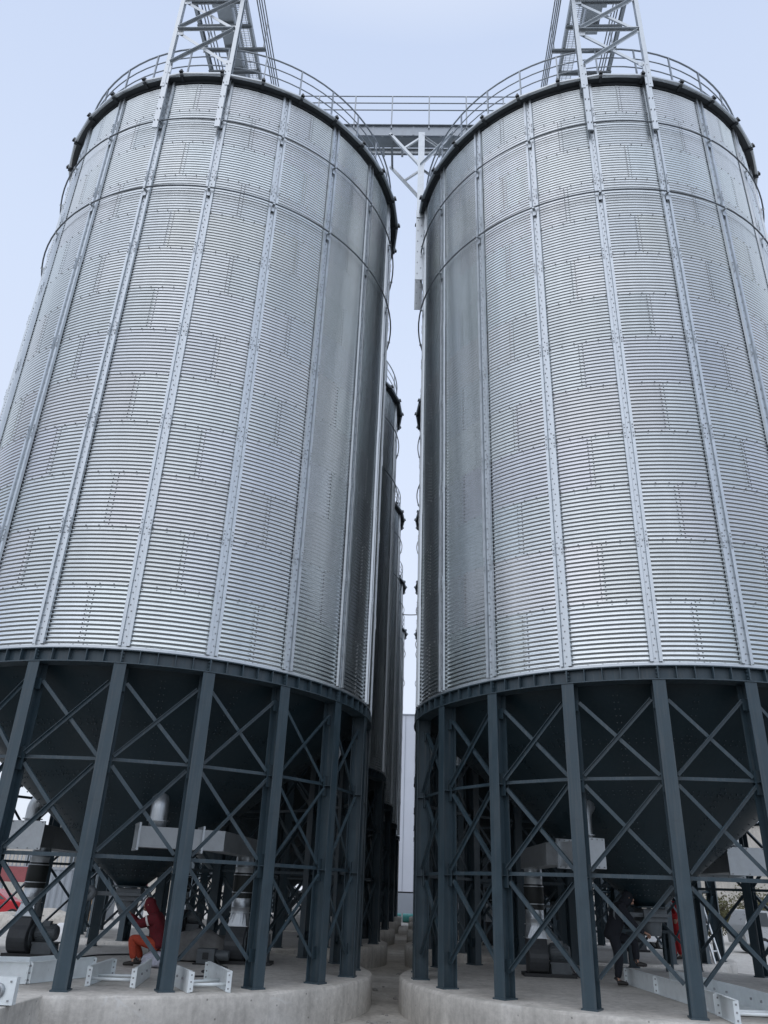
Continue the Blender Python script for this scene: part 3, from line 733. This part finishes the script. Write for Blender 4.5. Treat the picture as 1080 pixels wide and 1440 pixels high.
def trough(label, pts_near, pts_far, h):
    t = thing('conveyor_trough', label, 'conveyor part', (*pts_near[0], PZ), 0, 'zinc conveyor sections lying on the plinths'); O = Vector(t.location)
    sub = lambda p: (p[0]-O.x, p[1]-O.y)
    for P, s_ in ((pts_near, -1), (pts_far, 1)):
        for k in range(len(P)-1):
            m_ = MB(); side_plate(m_, sub(P[k]), sub(P[k+1]), h, side=s_*(1), z=.004); m_.build('side_plate', [M['white_galv'], M['bolt']], t)
    m_ = MB()
    for k in range(len(pts_near)-1):
        a_, b_, c_, d_ = [sub(p) for p in (pts_near[k], pts_near[k+1], pts_far[k+1], pts_far[k])]
        m_.add([(*p, .02) for p in (a_, b_, c_, d_)]+[(*p, .03) for p in (a_, b_, c_, d_)], [(3, 2, 1, 0), (4, 5, 6, 7), (0, 1, 5, 4), (1, 2, 6, 5), (2, 3, 7, 6), (3, 0, 4, 7)])
    m_.build('floor_plate', M['white_galv'], t)
    return t
trough('long zinc conveyor trough lying on the left plinth behind its corner', [(-7.4, 12.45), (-5.42, 13.0), (-4.95, 14.3)], [(-7.7, 13.25), (-5.75, 13.75), (-5.35, 14.75)], .28)
trough('long zinc conveyor trough running from the standing worker to the right corner', [(4.26, 16.95), (4.36, 15.4), (4.46, 14.0), (4.48, 12.9)], [(5.05, 17.0), (5.15, 15.4), (5.24, 14.0), (5.26, 12.9)], .27)
frame_piece('zinc conveyor end frame at the bottom right corner', ((4.44, 12.72), (4.40, 11.95)), ((5.20, 12.78), (5.16, 11.95)), .28)
t = thing('bearing_plate', 'upright zinc end plate with a round bearing at the lower left corner', 'conveyor part', (-4.78, 10.85, PZ))
m_ = MB(); m_.box((-.12, 0, .15), (.52, .014, .29)); m_.box((.13, .05, .15), (.014, .10, .29)); m_.box((-.12, .05, .012), (.52, .10, .012)); m_.box((-.12, .05, .288), (.50, .09, .010))
for x in (-.3, .08):
    for z in (.05, .25): m_.box((x, -.012, z), (.02, .02, .02), None, 1)
m_.build('plate', [M['white_galv'], M['bolt']], t)
m_ = MB(); m_.lathe([(.035, -.008), (.085, -.008), (.085, -.035), (.065, -.05), (.035, -.05)], 24, (-.06, 0, .15), closed=True, axis='y'); m_.tube([(-.06, -.09, .15), (-.06, .05, .15)], .03, 14)
m_.build('bearing', M['galv_dull'], t)

# other plant under the silos
t = thing('covered_machine', 'machine under a grey tarpaulin left of the fan under the left silo', 'machine', (-4.15, 18.1, PZ))
bm = bmesh.new(); n, k_ = 28, 14; grid = []
for i in range(n+1):
    rowv = []
    for j in range(k_+1):
        u, v_ = i/n, j/k_
        s = abs(v_-.5)*2; prof = .52-.06*math.sin(u*9)-.05*u
        z = prof if s < .55 else prof*(1-(s-.55)/.45)**.8
        x = -.9+1.8*u; y = (v_-.5)*2*(.36+.10*(s > .55)*(s-.55)*2)+.03*math.sin(u*21+v_*5)
        rowv.append(bm.verts.new((x, y, max(.03, z+.018*math.sin(u*34+v_*9)+.012*math.sin(v_*31)))))
    grid.append(rowv)
for i in range(n):
    for j in range(k_):
        f = bm.faces.new((grid[i][j], grid[i+1][j], grid[i+1][j+1], grid[i][j+1])); f.smooth = True
bm.faces.new(grid[0]); bm.faces.new(grid[-1][::-1])
me = bpy.data.meshes.new('tarpaulin'); bm.to_mesh(me); bm.free(); me.materials.append(M['tarp']); put('tarpaulin', me, t)
m_ = MB(); m_.box((.05, 0, .14), (1.5, .5, .26)); m_.box((-.2, 0, .03), (1.9, .6, .06)); m_.build('machine_body', M['motor'], t, bevel=.01)
t = thing('gear_motor', 'small grey gear motor on the floor beside the left fan', 'motor', (-3.78, 17.35, PZ))
m_ = MB(); m_.box((0, 0, .14), (.34, .28, .26)); m_.box((0, -.142, .15), (.12, .012, .12), None, 1); m_.lathe([(.0001, .0), (.09, 0), (.09, .26), (.0001, .27)], 18, (.17, 0, .16), axis='x'); m_.build('gearbox', [M['motor'], M['black']], t, bevel=.015)
m_ = MB(); m_.box((0, 0, .0), (.46, .36, .02)); m_.build('base_plate', M['black'], t, loc=(0, 0, .012))
t = thing('work_bench', 'dark steel work bench behind the right hopper', 'bench', (5.45, 20.2, PZ))
m_ = MB(); m_.box((0, 0, .80), (1.3, .5, .05)); m_.build('bench_top', M['steel'], t)
for x in (-.58, .58):
    for y in (-.2, .2):
        m_ = MB(); m_.box((x, y, .3875), (.05, .05, .775)); m_.build('leg', M['steel'], t)
m_ = MB(); m_.box((-.1, 0, .95), (.42, .3, .24)); m_.lathe([(.0001, .1), (.1, .1), (.1, .42), (.0001, .43)], 16, (0, 0, .95), axis='x'); m_.build('vice', M['motor'], t, bevel=.02)

# ladder leaning on the second right silo
t = thing('ladder', 'pale aluminium ladder leaning against a column right of the right hopper', 'ladder', (8.55, 23.9, .0))
lo, hi = Vector((0, 0, 0)), Vector((-.55, .55, 3.3))
sidev = Vector((.7, .7, 0)).normalized()*.19
for s_ in (-1, 1):
    m_ = MB(); m_.bar(lo+sidev*s_, hi+sidev*s_*.85, .035, .07, sidev); m_.build('rail', M['alu'], t)
m_ = MB()
for k in range(10):
    q = (k+.6)/10.5; m_.tube([lo.lerp(hi, q)-sidev*(1-.15*q), lo.lerp(hi, q)+sidev*(1-.15*q)], .020, 8)
m_.build('rungs', M['alu'], t)

# ------------------------------------------------------------------ people
def skin_mesh(name, chains, mat, parent=None, sub=2, loc=(0, 0, 0), rz=0, root=0):
    """chains: lists of (x, y, z, r); points at the same place are welded so limbs grow out of one surface"""
    verts = []; radii = []; edges = []; idx = {}
    def vid(p):
        k = tuple(round(c, 3) for c in p[:3])
        if k not in idx: idx[k] = len(verts); verts.append(p[:3]); radii.append(p[3:])
        return idx[k]
    for ch in chains:
        ids = [vid(p) for p in ch]
        edges += [(ids[i], ids[i+1]) for i in range(len(ids)-1) if ids[i] != ids[i+1]]
    me = bpy.data.meshes.new(name); me.from_pydata(verts, edges, []); o = bpy.data.objects.new(name+'_src', me); col.objects.link(o)
    sk = o.modifiers.new('skin', 'SKIN'); sk.use_smooth_shade = True
    for k, r in enumerate(radii):
        sv = me.skin_vertices[0].data[k]; sv.radius = (r[0], r[-1]); sv.use_root = (k == root)
    sm = o.modifiers.new('sub', 'SUBSURF'); sm.levels = sub; sm.render_levels = sub
    dg = bpy.context.evaluated_depsgraph_get(); dg.update()
    m2 = bpy.data.meshes.new_from_object(o.evaluated_get(dg)); m2.name = name; m2.materials.clear(); m2.materials.append(mat)
    m2.polygons.foreach_set('use_smooth', [True]*len(m2.polygons))
    bpy.data.objects.remove(o); bpy.data.meshes.remove(me)
    return put(name, m2, parent, loc, rz)
def lerp3(a, b, t): return tuple(a[i]+(b[i]-a[i])*t for i in range(3))
def hand_chains(wrist, d, up, s=1):
    """palm and five fingers growing from the wrist along d, curling towards -up"""
    d = Vector(d).normalized(); up = Vector(up); up = (up-d*up.dot(d)).normalized(); sd = d.cross(up)*s; w = Vector(wrist); ch = []
    palm = w+d*.05; kn = w+d*.095
    ch.append([(*w, .026, .020), (*palm, .036, .017), (*kn, .038, .014)])
    for k, (o, L) in enumerate(((-.030, .062), (-.010, .074), (.010, .080), (.030, .072))):
        p0 = kn+sd*o; p1 = p0+d*L*.45-up*L*.14; p2 = p1+d*L*.22-up*L*.30; p3 = p2-up*L*.26
        ch.append([(*kn, .038, .014), (*p0, .0095), (*p1, .0088), (*p2, .008), (*p3, .007)])
    t0 = palm-sd*.036; t1 = t0-sd*.022+d*.030-up*.006; t2 = t1+d*.030-up*.014
    ch.append([(*palm, .036, .017), (*t0, .012), (*t1, .010), (*t2, .0085)])
    return ch
def head(o_list, c, f, r=.098):
    """head as extra chain points: neck base, skull and face"""
    pass
def person(label, loc, rz, J, top_mat, leg_mat, hood, extra=None, top_scale=1.):
    """J joints in metres, x forward, z up from the floor"""
    ch = []
    pel, chest, neck, hd = J['pelvis'], J['chest'], J['neck'], J['head']
    f = Vector(J.get('face', (1, 0, 0))).normalized()
    mid = lerp3(pel, chest, .5)
    ch.append([(*pel, .135, .105), (*mid, .13, .10), (*chest, .155, .115), (*neck, .055), (*lerp3(neck, hd, .45), .058), (*hd, .088, .100), (*(Vector(hd)+Vector((-.01*f.x, -.01*f.y, .085))), .068, .078)])
    for s in 'lr':
        sh, el, wr = J['sh'+s], J['el'+s], J['wr'+s]
        ch.append([(*chest, .155, .115), (*sh, .062), (*lerp3(sh, el, .5), .050), (*el, .041), (*lerp3(el, wr, .45), .040), (*wr, .026, .020)])
        hp, kn, an, to = J['hip'+s], J['kn'+s], J['an'+s], J['to'+s]
        ch.append([(*pel, .135, .105), (*hp, .088), (*lerp3(hp, kn, .5), .075), (*kn, .055), (*lerp3(kn, an, .35), .054), (*an, .036), (*lerp3(an, to, .55), .038, .03), (*to, .03, .022)])
    body = skin_mesh('person', ch, M['skin'], None, 2, loc, rz)
    tag(body, label, 'person')
    # hands with fingers, joined into the body mesh; face features too
    parts = [body]
    for s, sg in (('l', 1), ('r', -1)):
        el, wr = Vector(J['el'+s]), Vector(J['wr'+s]); d = (wr-el).normalized()
        parts.append(skin_mesh('hand', hand_chains(wr, d, (0, 0, 1), sg), M['skin'], None, 1, loc, rz))
    h = Vector(hd); side = Vector((-f.y, f.x, 0)).normalized(); fc = MB()
    def blob(c, r, mi=0, sq=(1, 1, 1)):
        bm_ = bmesh.new(); bmesh.ops.create_icosphere(bm_, subdivisions=2, radius=1)
        fc.add([(c[0]+v.co.x*r*sq[0], c[1]+v.co.y*r*sq[1], c[2]+v.co.z*r*sq[2]) for v in bm_.verts], [tuple(v.index for v in fa.verts) for fa in bm_.faces], mi, True); bm_.free()
    blob(h+f*.094+Vector((0, 0, -.012)), .020, 0, (1, .8, 1.3)); blob(h+f*.060+Vector((0, 0, -.075)), .042, 0, (1, 1, .8))
    for s_ in (-1, 1):
        blob(h+f*.083+side*.033*s_+Vector((0, 0, .016)), .013, 2); blob(h+side*.090*s_+Vector((0, 0, -.01)), .026, 0, (.7, .5, 1.2))
    blob(h+f*.090+Vector((0, 0, -.052)), .016, 1, (.6, 1.4, .45))
    lips = simple('lips', (.30, .12, .10), .5) if 'lips' not in bpy.data.materials else bpy.data.materials['lips']
    fo = fc.build('face', [M['skin'], lips, M['black']], None, loc, rz); parts.append(fo)
    bm_ = bmesh.new(); mats = [M['skin'], lips, M['black']]
    for p in parts:
        o = len(bm_.verts); bm_.from_mesh(p.data)
    me = bpy.data.meshes.new('person'); bm_.to_mesh(me); bm_.free()
    for x in mats: me.materials.append(x)
    old = body.data; body.data = me
    for p in parts[1:]: bpy.data.objects.remove(p)
    # clothing
    k = top_scale
    tc_ = [[(*lerp3(pel, chest, -.34), .160*k, .132*k), (*pel, .165*k, .135*k), (*mid, .162*k, .132*k), (*chest, .185*k, .142*k), (*lerp3(chest, neck, .6), .115*k, .10*k), (*lerp3(chest, neck, 1.05), .082, .08)]]
    for s in 'lr':
        sh, el, wr = J['sh'+s], J['el'+s], J['wr'+s]
        tc_.append([(*chest, .185*k, .142*k), (*sh, .088*k), (*lerp3(sh, el, .5), .074*k), (*el, .064*k), (*lerp3(el, wr, .5), .058), (*lerp3(el, wr, .93), .044)])
    jk = skin_mesh('jacket', tc_, top_mat, body, 2)
    lg_ = [[(*lerp3(pel, chest, .30), .148, .116), (*pel, .152, .120)]]
    for s in 'lr':
        hp, kn, an = J['hip'+s], J['kn'+s], J['an'+s]
        lg_.append([(*pel, .152, .120), (*hp, .108), (*lerp3(hp, kn, .5), .096), (*kn, .080), (*lerp3(kn, an, .4), .074), (*lerp3(kn, an, .92), .062)])
    skin_mesh('trousers', lg_, leg_mat, body, 2)
    for s in 'lr':
        an, to = J['an'+s], J['to'+s]
        dd = (Vector(to)-Vector(an)); dd.z = 0; dd.normalize(); heel = Vector(an)-dd*.05; 
        zf = J['an'+s][2]-.075
        m_ = skin_mesh('shoe', [[(heel.x, heel.y, zf+.045, .045, .045), (*Vector((an[0], an[1], zf+.05))+dd*.05, .05, .05) if False else (an[0]+dd.x*.05, an[1]+dd.y*.05, zf+.048, .050, .046), (to[0], to[1], zf+.036, .046, .034), (to[0]+dd.x*.05, to[1]+dd.y*.05, zf+.032, .036, .028)],
                                [(heel.x, heel.y, zf+.045, .045, .045), (an[0], an[1], zf+.13, .048)]], M['shoe'], body, 2)
    if hood is not None:
        c = Vector(hd)-f*.010
        hch = [[(*lerp3(chest, neck, .55), .13, .12), (*Vector(neck), .112, .105), (*(c+Vector((0, 0, -.03))), .118, .125), (*(c+Vector((0, 0, .055))), .108, .118), (*(c-f*.02+Vector((0, 0, .115))), .075, .08)]]
        skin_mesh('hood', hch, hood, body, 2)
    return body
# worker crouching at the left hopper gate, facing left
J = dict(pelvis=(-.02, 0, .40), chest=(.08, 0, .74), neck=(.16, 0, .90), head=(.26, 0, 1.02), face=(1, 0, -.15),
         shl=(.09, .20, .80), ell=(.40, .22, .68), wrl=(.58, .12, .86), shr=(.09, -.20, .80), elr=(.42, -.20, .66), wrr=(.60, -.08, .84),
         hipl=(.02, .10, .36), knl=(.46, .16, .47), anl=(.36, .16, .09), tol=(.50, .18, .04),
         hipr=(.02, -.10, .36), knr=(.48, -.14, .45), anr=(.30, -.16, .09), tor=(.44, -.18, .04))
ct = person('worker in dark red hooded jacket and orange trousers crouching at the left hopper', (-4.50, 16.35, PZ), rad(183), J, M['red'], M['orange'], M['red'], top_scale=1.22)
m_ = MB()
for k in range(12):
    pass
tp = MB(); 
def band(c, d, r, wdt):
    d = Vector(d).normalized(); c = Vector(c); tp.tube([c-d*wdt/2, c+d*wdt/2], r, 18, cap=False)
band(lerp3(J['shr'], J['elr'], .38), Vector(J['elr'])-Vector(J['shr']), .094, .035); band(lerp3(J['shl'], J['ell'], .38), Vector(J['ell'])-Vector(J['shl']), .094, .035)
tp.build('reflective_band', M['stripe'], ct)
# sack he sits on
bm = bmesh.new(); bmesh.ops.create_cube(bm, size=1); bmesh.ops.subdivide_edges(bm, edges=bm.edges, cuts=5, use_grid_fill=True)
for v in bm.verts:
    x, y, z = v.co; k = (1-.45*(2*abs(x))**4)*(1-.45*(2*abs(y))**4); q = Vector((x*.50, y*.62, z*.26*k+.13)); q += Vector((.012*math.sin(31*y+9*z), .012*math.sin(27*x), .012*math.sin(23*x+17*y))); v.co = q
for f in bm.faces: f.smooth = True
me = bpy.data.meshes.new('filled_sack'); bm.to_mesh(me); bm.free(); me.materials.append(M['sack'])
tag(put('filled_sack', me, None, (-4.42, 16.35, PZ)), 'pale filled sack the crouching worker sits on', 'sack')
# worker in black, one foot up on the zinc trough, stooping to the right
J = dict(pelvis=(-.06, 0, .84), chest=(.10, 0, 1.22), neck=(.20, 0, 1.37), head=(.29, 0, 1.46), face=(1, 0, -.35),
         shl=(.10, .21, 1.27), ell=(.30, .24, 1.00), wrl=(.50, .10, .90), shr=(.10, -.21, 1.27), elr=(.32, -.22, .98), wrr=(.52, -.06, .88),
         hipl=(-.05, .10, .80), knl=(.36, .14, .72), anl=(.36, .14, .38), tol=(.50, .15, .32),
         hipr=(-.05, -.10, .80), knr=(.02, -.12, .44), anr=(-.05, -.13, .09), tor=(.09, -.15, .04))
person('worker in black coat stooping with one foot on the long zinc trough', (4.02, 16.62, PZ), rad(-6), J, M['navy'], M['navy'], M['navy'], top_scale=1.22)
J = dict(pelvis=(0, 0, .90), chest=(.03, 0, 1.28), neck=(.04, 0, 1.46), head=(.07, 0, 1.59), face=(1, 0, 0),
         shl=(.03, .20, 1.38), ell=(.10, .25, 1.10), wrl=(.28, .16, 1.06), shr=(.03, -.20, 1.38), elr=(.08, -.25, 1.10), wrr=(.26, -.18, 1.02),
         hipl=(0, .10, .86), knl=(.04, .12, .48), anl=(-.02, .12, .09), tol=(.12, .14, .04),
         hipr=(0, -.10, .86), knr=(.03, -.12, .48), anr=(-.04, -.12, .09), tor=(.10, -.15, .04))
person('worker in bright red overalls standing behind a column right of the right hopper', (7.62, 24.7, PZ), rad(200), J, M['brightred'], M['brightred'], None)

# ------------------------------------------------------------------ the alley
rng = random.Random(5)
for k in range(14):
    bm = bmesh.new(); bmesh.ops.create_icosphere(bm, subdivisions=1, radius=1)
    s = rng.uniform(.025, .06)
    for v in bm.verts: v.co = Vector((v.co.x*s*rng.uniform(.8, 1.4), v.co.y*s*rng.uniform(.7, 1.2), v.co.z*s*.65*rng.uniform(.8, 1.2)+s*.45))
    me = bpy.data.meshes.new('rubble_stone'); bm.to_mesh(me); bm.free(); me.materials.append(M['rubble'])
    yy = rng.uniform(14.5, 24)
    tag(put('rubble_stone', me, None, (-.26+rng.uniform(-.5, .5)*(1.2 if yy > 19 else .5), yy, 0), rng.uniform(0, 6)), 'small grey rubble stone on the alley floor between the silo rows', 'stone', 'rubble stones in the alley')
m_ = MB(); m_.tube([(-.9+.12*k, 48, 18.15-.02*math.sin(k/15*PI)*3) for k in range(16)], .03, 6)
tag(m_.build('overhead_cable', M['cable']), 'thin dark cable crossing the sky gap between the silo rows', 'cable')
m_ = MB(); m_.tube([(-2.2, 66, 1.98), (2.4, 66, 1.98)], .05, 8); m_.bar((-2.2, 66, 0), (-2.2, 66, 2.03), .08, .08); m_.bar((2.4, 66, 0), (2.4, 66, 2.03), .08, .08)
tag(m_.build('pipe_rail', M['cable']), 'thin dark horizontal pipe across the far end of the alley', 'pipe')
for x, lab in ((-.45, 'teal plastic drum lying at the alley end, the left one'), (.55, 'teal plastic drum lying at the alley end, the right one')):
    m_ = MB(); m_.lathe([(.0001, -.44), (.27, -.44), (.29, -.41), (.29, -.16), (.305, -.14), (.29, -.12), (.29, .12), (.305, .14), (.29, .16), (.29, .41), (.27, .44), (.0001, .44)], 24, (0, 0, .305), axis='x')
    tag(m_.build('drum', M['teal'], None, (x, 63.5, 0), rad(rng.uniform(-12, 12))), lab, 'drum', 'teal drums at the alley end')
t = thing('warehouse', 'tall pale grey clad warehouse closing the far end of the alley', 'warehouse', (0, 92, 0))
m_ = MB(); m_.box((0, 4, 11.3), (15, 8, 18.6)); m_.build('wall', M['palewall'], t)
m_ = MB(); m_.box((0, 4, 1.0), (15.06, 8.06, 2.0)); m_.build('base_wall', M['bandwall'], t)
m_ = MB(); m_.box((0, 4, 20.68), (15.2, 8.2, .16)); m_.build('parapet', M['bandwall'], t)
m_ = MB()
for x in np.arange(-7.2, 7.3, 1.2): m_.box((x, -.02, 11.3), (.05, .04, 18.5))
m_.build('panel_joint', M['bandwall'], t)

# ------------------------------------------------------------------ yard behind, left
def building(name, label, cat, loc, dims, wmat, win=None, roof=None):
    t = thing(name, label, cat, loc); L, W, H_ = dims
    m_ = MB(); m_.box((0, W/2, H_/2), (L, W, H_)); m_.build('wall', wmat, t)
    m_ = MB(); m_.box((0, W/2, H_+.12), (L+.4, W+.4, .24)); m_.build('roof', roof or M['greypanel'], t)
    if win:
        n, z, ww, hh = win
        for k in range(n):
            x = -L/2+(k+.5)*L/n
            f = MB(); f.box((x, -.03, z), (ww+.16, .06, hh+.16)); fo = f.build('window', M['greypanel'], t)
            f = MB(); f.box((x, -.065, z), (ww, .012, hh)); f.build('pane', M['glass'], fo)
    return t
building('workshop', 'long low beige workshop beyond the yard on the left', 'building', (-38, 78, 0), (52, 12, 5.6), M['beige'], (13, 3.2, 1.5, 1.3))
t = thing('red_platform', 'red painted steel platform with railings on posts at far left', 'platform', (-23, 52, 0))
for k in range(6):
    m_ = MB(); m_.box((-6.2+k*2.5, 0, 2.12), (2.42, .30, .85)); m_.build('edge_panel', M['redpanel'], t)
m_ = MB()
for k in range(60): m_.box((-7.3+k*.25, 0, 2.85), (.05, .05, .9))
m_.box((0, 0, 3.3), (15, .06, .06)); m_.box((0, 0, 2.57), (15, .06, .05)); m_.build('rail', M['greypanel'], t)
for k in range(6):
    m_ = MB(); m_.box((-7.4+k*2.96, .1, .85), (.16, .16, 1.7)); m_.build('post', M['greypanel'], t)
def car(name, label, loc, rz, prof, glass, width, mat, wheels, wr=.33, lights=None):
    t = thing(name, label, 'car', loc, rz); hw = width/2; m_ = MB()
    vs = []; 
    for x, z in prof:
        tw = hw if z < 1.0 else hw*(1-.16*(z-1.0)/.8)
        vs += [(x, -tw, z), (x, tw, z)]
    n = len(prof); fs = [(2*k, 2*((k+1) % n), 2*((k+1) % n)+1, 2*k+1) for k in range(n)]+[tuple(2*k for k in range(n-1, -1, -1)), tuple(2*k+1 for k in range(n))]
    m_.add(vs, fs); m_.build('body', mat, t, bevel=.05)
    for q in glass:
        for s in (-1, 1):
            g_ = MB(); P = []
            for x, z in q:
                tw = hw*(1-.16*(z-1.0)/.8)+.012; P.append((x, s*tw, z))
            P2 = [(p[0], p[1]-s*.02, p[2]) for p in P]; k = len(P)
            g_.add(P+P2, [tuple(range(k)), tuple(range(2*k-1, k-1, -1))]+[(i, (i+1) % k, (i+1) % k+k, i+k) for i in range(k)]); g_.build('window', M['glass'], t)
    for x in wheels:
        for s in (-1, 1):
            g_ = MB(); g_.lathe([(.12, -.11), (wr-.03, -.11), (wr, -.08), (wr, .08), (wr-.03, .11), (.12, .11)], 24, (0, 0, 0), closed=True, axis='y')
            wo = g_.build('wheel', M['tyre'], t, loc=(x, s*(hw-.10), wr))
            g_ = MB(); g_.lathe([(.0001, -.118), (.2, -.118), (.21, -.10), (.21, .10), (.2, .118), (.0001, .118)], 20, axis='y'); g_.build('rim', M['galv_dull'], wo)
    for x, y, z in (lights or []):
        g_ = MB(); g_.box((x, y, z), (.06, .34, .16)); g_.build('headlight', M['whitewrap'], t, bevel=.02)
    return t
car('parked_car', 'bright red car parked at the far left beyond the fan', (-19.6, 41, 0), rad(8),
    [(-2.1, .35), (2.1, .35), (2.15, .7), (2.0, .88), (1.0, .98), (.35, 1.42), (-1.2, 1.45), (-1.9, 1.0), (-2.15, .9)],
    [[(.9, 1.0), (.32, 1.37), (-.3, 1.39), (-.3, 1.0)], [(-.38, 1.0), (-.38, 1.39), (-1.15, 1.38), (-1.6, 1.02)]], 1.75, M['carred'], (-1.3, 1.35), .32, [(2.12, -.6, .72), (2.12, .6, .72)])
t = thing('storage_container', 'blue grey steel container standing behind the left silo columns', 'container', (-18.2, 47, 0), rad(6))
m_ = MB(); 
prof = []
for k in range(49):
    x = -2.0+k*4.0/48; prof.append((x, -.04 if (k//2) % 2 else 0.))
m_.prism(prof+[(2.0, 2.4), (-2.0, 2.4)], .15, 2.4, 'xy'); m_.box((0, 1.18, 2.46), (4.1, 2.5, .12)); m_.box((0, 1.18, .08), (4.1, 2.5, .14)); m_.build('shell', M['greypanel'], t)
t = thing('timber_stack', 'tan timber boards leaning in a stack left of the left hopper', 'timber', (-15.9, 43, 0), rad(20))
for k in range(5):
    m_ = MB(); m_.box((0, -.12*k, .85), (1.1, .06, 1.7), Matrix.Rotation(rad(-8), 3, 'X')); m_.build('board', M['timber'], t)
def heap(name, label, cat, loc, dims, mat, seed):
    bm = bmesh.new(); bmesh.ops.create_icosphere(bm, subdivisions=4, radius=1); r_ = random.Random(seed); ph = [r_.uniform(0, 6) for _ in range(6)]
    for v in bm.verts:
        c = v.co; k = 1+.16*math.sin(4*c.x+ph[0])*math.sin(5*c.y+ph[1])+.09*math.sin(11*c.x+ph[2])*math.sin(9*c.z+ph[3])
        v.co = Vector((c.x*dims[0]*k, c.y*dims[1]*k, max(0, c.z)*dims[2]*k if c.z > 0 else -.05))
    for f in bm.faces: f.smooth = True
    me = bpy.data.meshes.new(name); bm.to_mesh(me); bm.free(); me.materials.append(mat); return tag(put(name, me, None, loc), label, cat)
heap('wrapped_bundle', 'white wrapped bundle on the ground beyond the left fan', 'bundle', (-11.6, 31, 0), (1.3, .8, .55), M['whitewrap'], 3)
heap('sand_heap', 'pale sand heap in the yard beyond the left columns', 'heap', (-15.5, 37.5, 0), (2.2, 1.5, .7), M['beige'], 4)
# right yard
building('store_building', 'beige flat roofed building beyond the trees on the right', 'building', (46, 74, 0), (56, 14, 8.4), M['beige'], (14, 5.6, 1.6, 1.5))
car('parked_van', 'silver people carrier parked beyond the ladder on the right', (17.9, 41.6, 0), rad(4),
    [(-2.3, .38), (2.3, .38), (2.38, .75), (2.2, 1.0), (1.35, 1.12), (.62, 1.72), (-1.9, 1.80), (-2.25, 1.15), (-2.35, .9)],
    [[(1.25, 1.13), (.62, 1.63), (0, 1.66), (0, 1.12)], [(-.08, 1.12), (-.08, 1.66), (-1.0, 1.69), (-1.0, 1.12)], [(-1.08, 1.12), (-1.08, 1.69), (-1.75, 1.70), (-2.0, 1.16)]], 1.85, M['silver'], (-1.45, 1.5), .34, [(2.34, -.65, .85), (2.34, .65, .85)])
def tree(label, loc, h, r, seed):
    rg = random.Random(seed); t = thing('tree', label, 'tree', loc, rg.uniform(0, 6), 'olive trees in front of the beige building')
    m_ = MB(); m_.tube([(0, 0, -.1), (.05, .02, h*.25), (-.03, .06, h*.5), (.02, .0, h*.85)], [.12, .09, .06, .02], 8); tips = []
    for k in range(16):
        a = rg.uniform(0, 2*PI); z = h*rg.uniform(.2, .75); L = r*rg.uniform(.6, 1)*(1.1-.6*z/h); p = Vector((math.cos(a)*L, math.sin(a)*L, z+L*.55)); m_.tube([(0, 0, z), p*.55+Vector((0, 0, z*.45-.02)), p], [.04, .03, .012], 5); tips.append(p)
    m_.build('trunk', M['bark'], t); c = MB()
    for k in range(2600):
        p = rg.choice(tips); q = Vector((rg.gauss(0, r*.26), rg.gauss(0, r*.26), rg.gauss(0, h*.10)))+p*rg.uniform(.55, 1.05); q.z = max(h*.12, q.z)
        s = rg.uniform(.05, .11); u = Vector((rg.gauss(0, 1), rg.gauss(0, 1), rg.gauss(0, 1))).normalized(); v = u.orthogonal().normalized()
        c.add([q-u*s, q+v*s*.45, q+u*s, q-v*s*.45], [(0, 1, 2, 3)])
    c.build('crown', M['leaf'], t, fixn=False)
for k, (x, y, h, r, lab) in enumerate(((17.8, 50, 2.6, 1.3, 'low olive bushy tree behind the silver people carrier, leftmost'), (20.6, 51, 3.0, 1.5, 'taller olive bushy tree rising behind the silver people carrier'),
                                       (23.6, 50, 2.6, 1.4, 'rounded olive bushy tree at the right picture edge'), (26.8, 52, 3.2, 1.5, 'olive bushy tree right of the silver people carrier'))):
    tree(lab, (x, y, 0), h, r, 20+k)
car('parked_car', 'white car parked behind the standing workers', (10.4, 40.5, 0), rad(176),
    [(-2.1, .35), (2.1, .35), (2.15, .7), (2.0, .88), (1.0, .98), (.35, 1.42), (-1.2, 1.45), (-1.9, 1.0), (-2.15, .9)],
    [[(.9, 1.0), (.32, 1.37), (-.3, 1.39), (-.3, 1.0)], [(-.38, 1.0), (-.38, 1.39), (-1.15, 1.38), (-1.6, 1.02)]], 1.75, M['whitewrap'], (-1.3, 1.35), .32, [(2.12, -.6, .72), (2.12, .6, .72)])

# power cables on the plinths
def cable(pts, label):
    q = []
    for k in range(len(pts)-1):
        for e in range(6):
            u = e/6; p0 = Vector(pts[max(k-1, 0)]); p1 = Vector(pts[k]); p2 = Vector(pts[k+1]); p3 = Vector(pts[min(k+2, len(pts)-1)])
            q.append(.5*((2*p1)+(p2-p0)*u+(2*p0-5*p1+4*p2-p3)*u*u+(3*p1-p0-3*p2+p3)*u**3))
    q.append(Vector(pts[-1])); m_ = MB(); m_.tube(q, .014, 6); tag(m_.build('power_cable', M['cable']), label, 'cable')
cable([(-3.62, 17.30, .70), (-3.45, 17.05, .57), (-3.2, 16.5, .557), (-3.5, 15.8, .557), (-3.1, 15.2, .557), (-3.4, 14.9, .557)], 'black power cable snaking from the gear motor across the left plinth')
cable([(3.2, 17.9, 1.05), (3.45, 17.7, .60), (3.7, 17.9, .557), (3.6, 18.6, .557), (4.1, 19.3, .557)], 'black power cable trailing from the fan motor left of the right hopper')
cable([(-7.05, 17.4, 1.05), (-6.75, 17.2, .60), (-6.4, 17.4, .557), (-6.2, 18.2, .557), (-5.6, 18.8, .557)], 'black power cable trailing from the fan motor at the left picture edge')
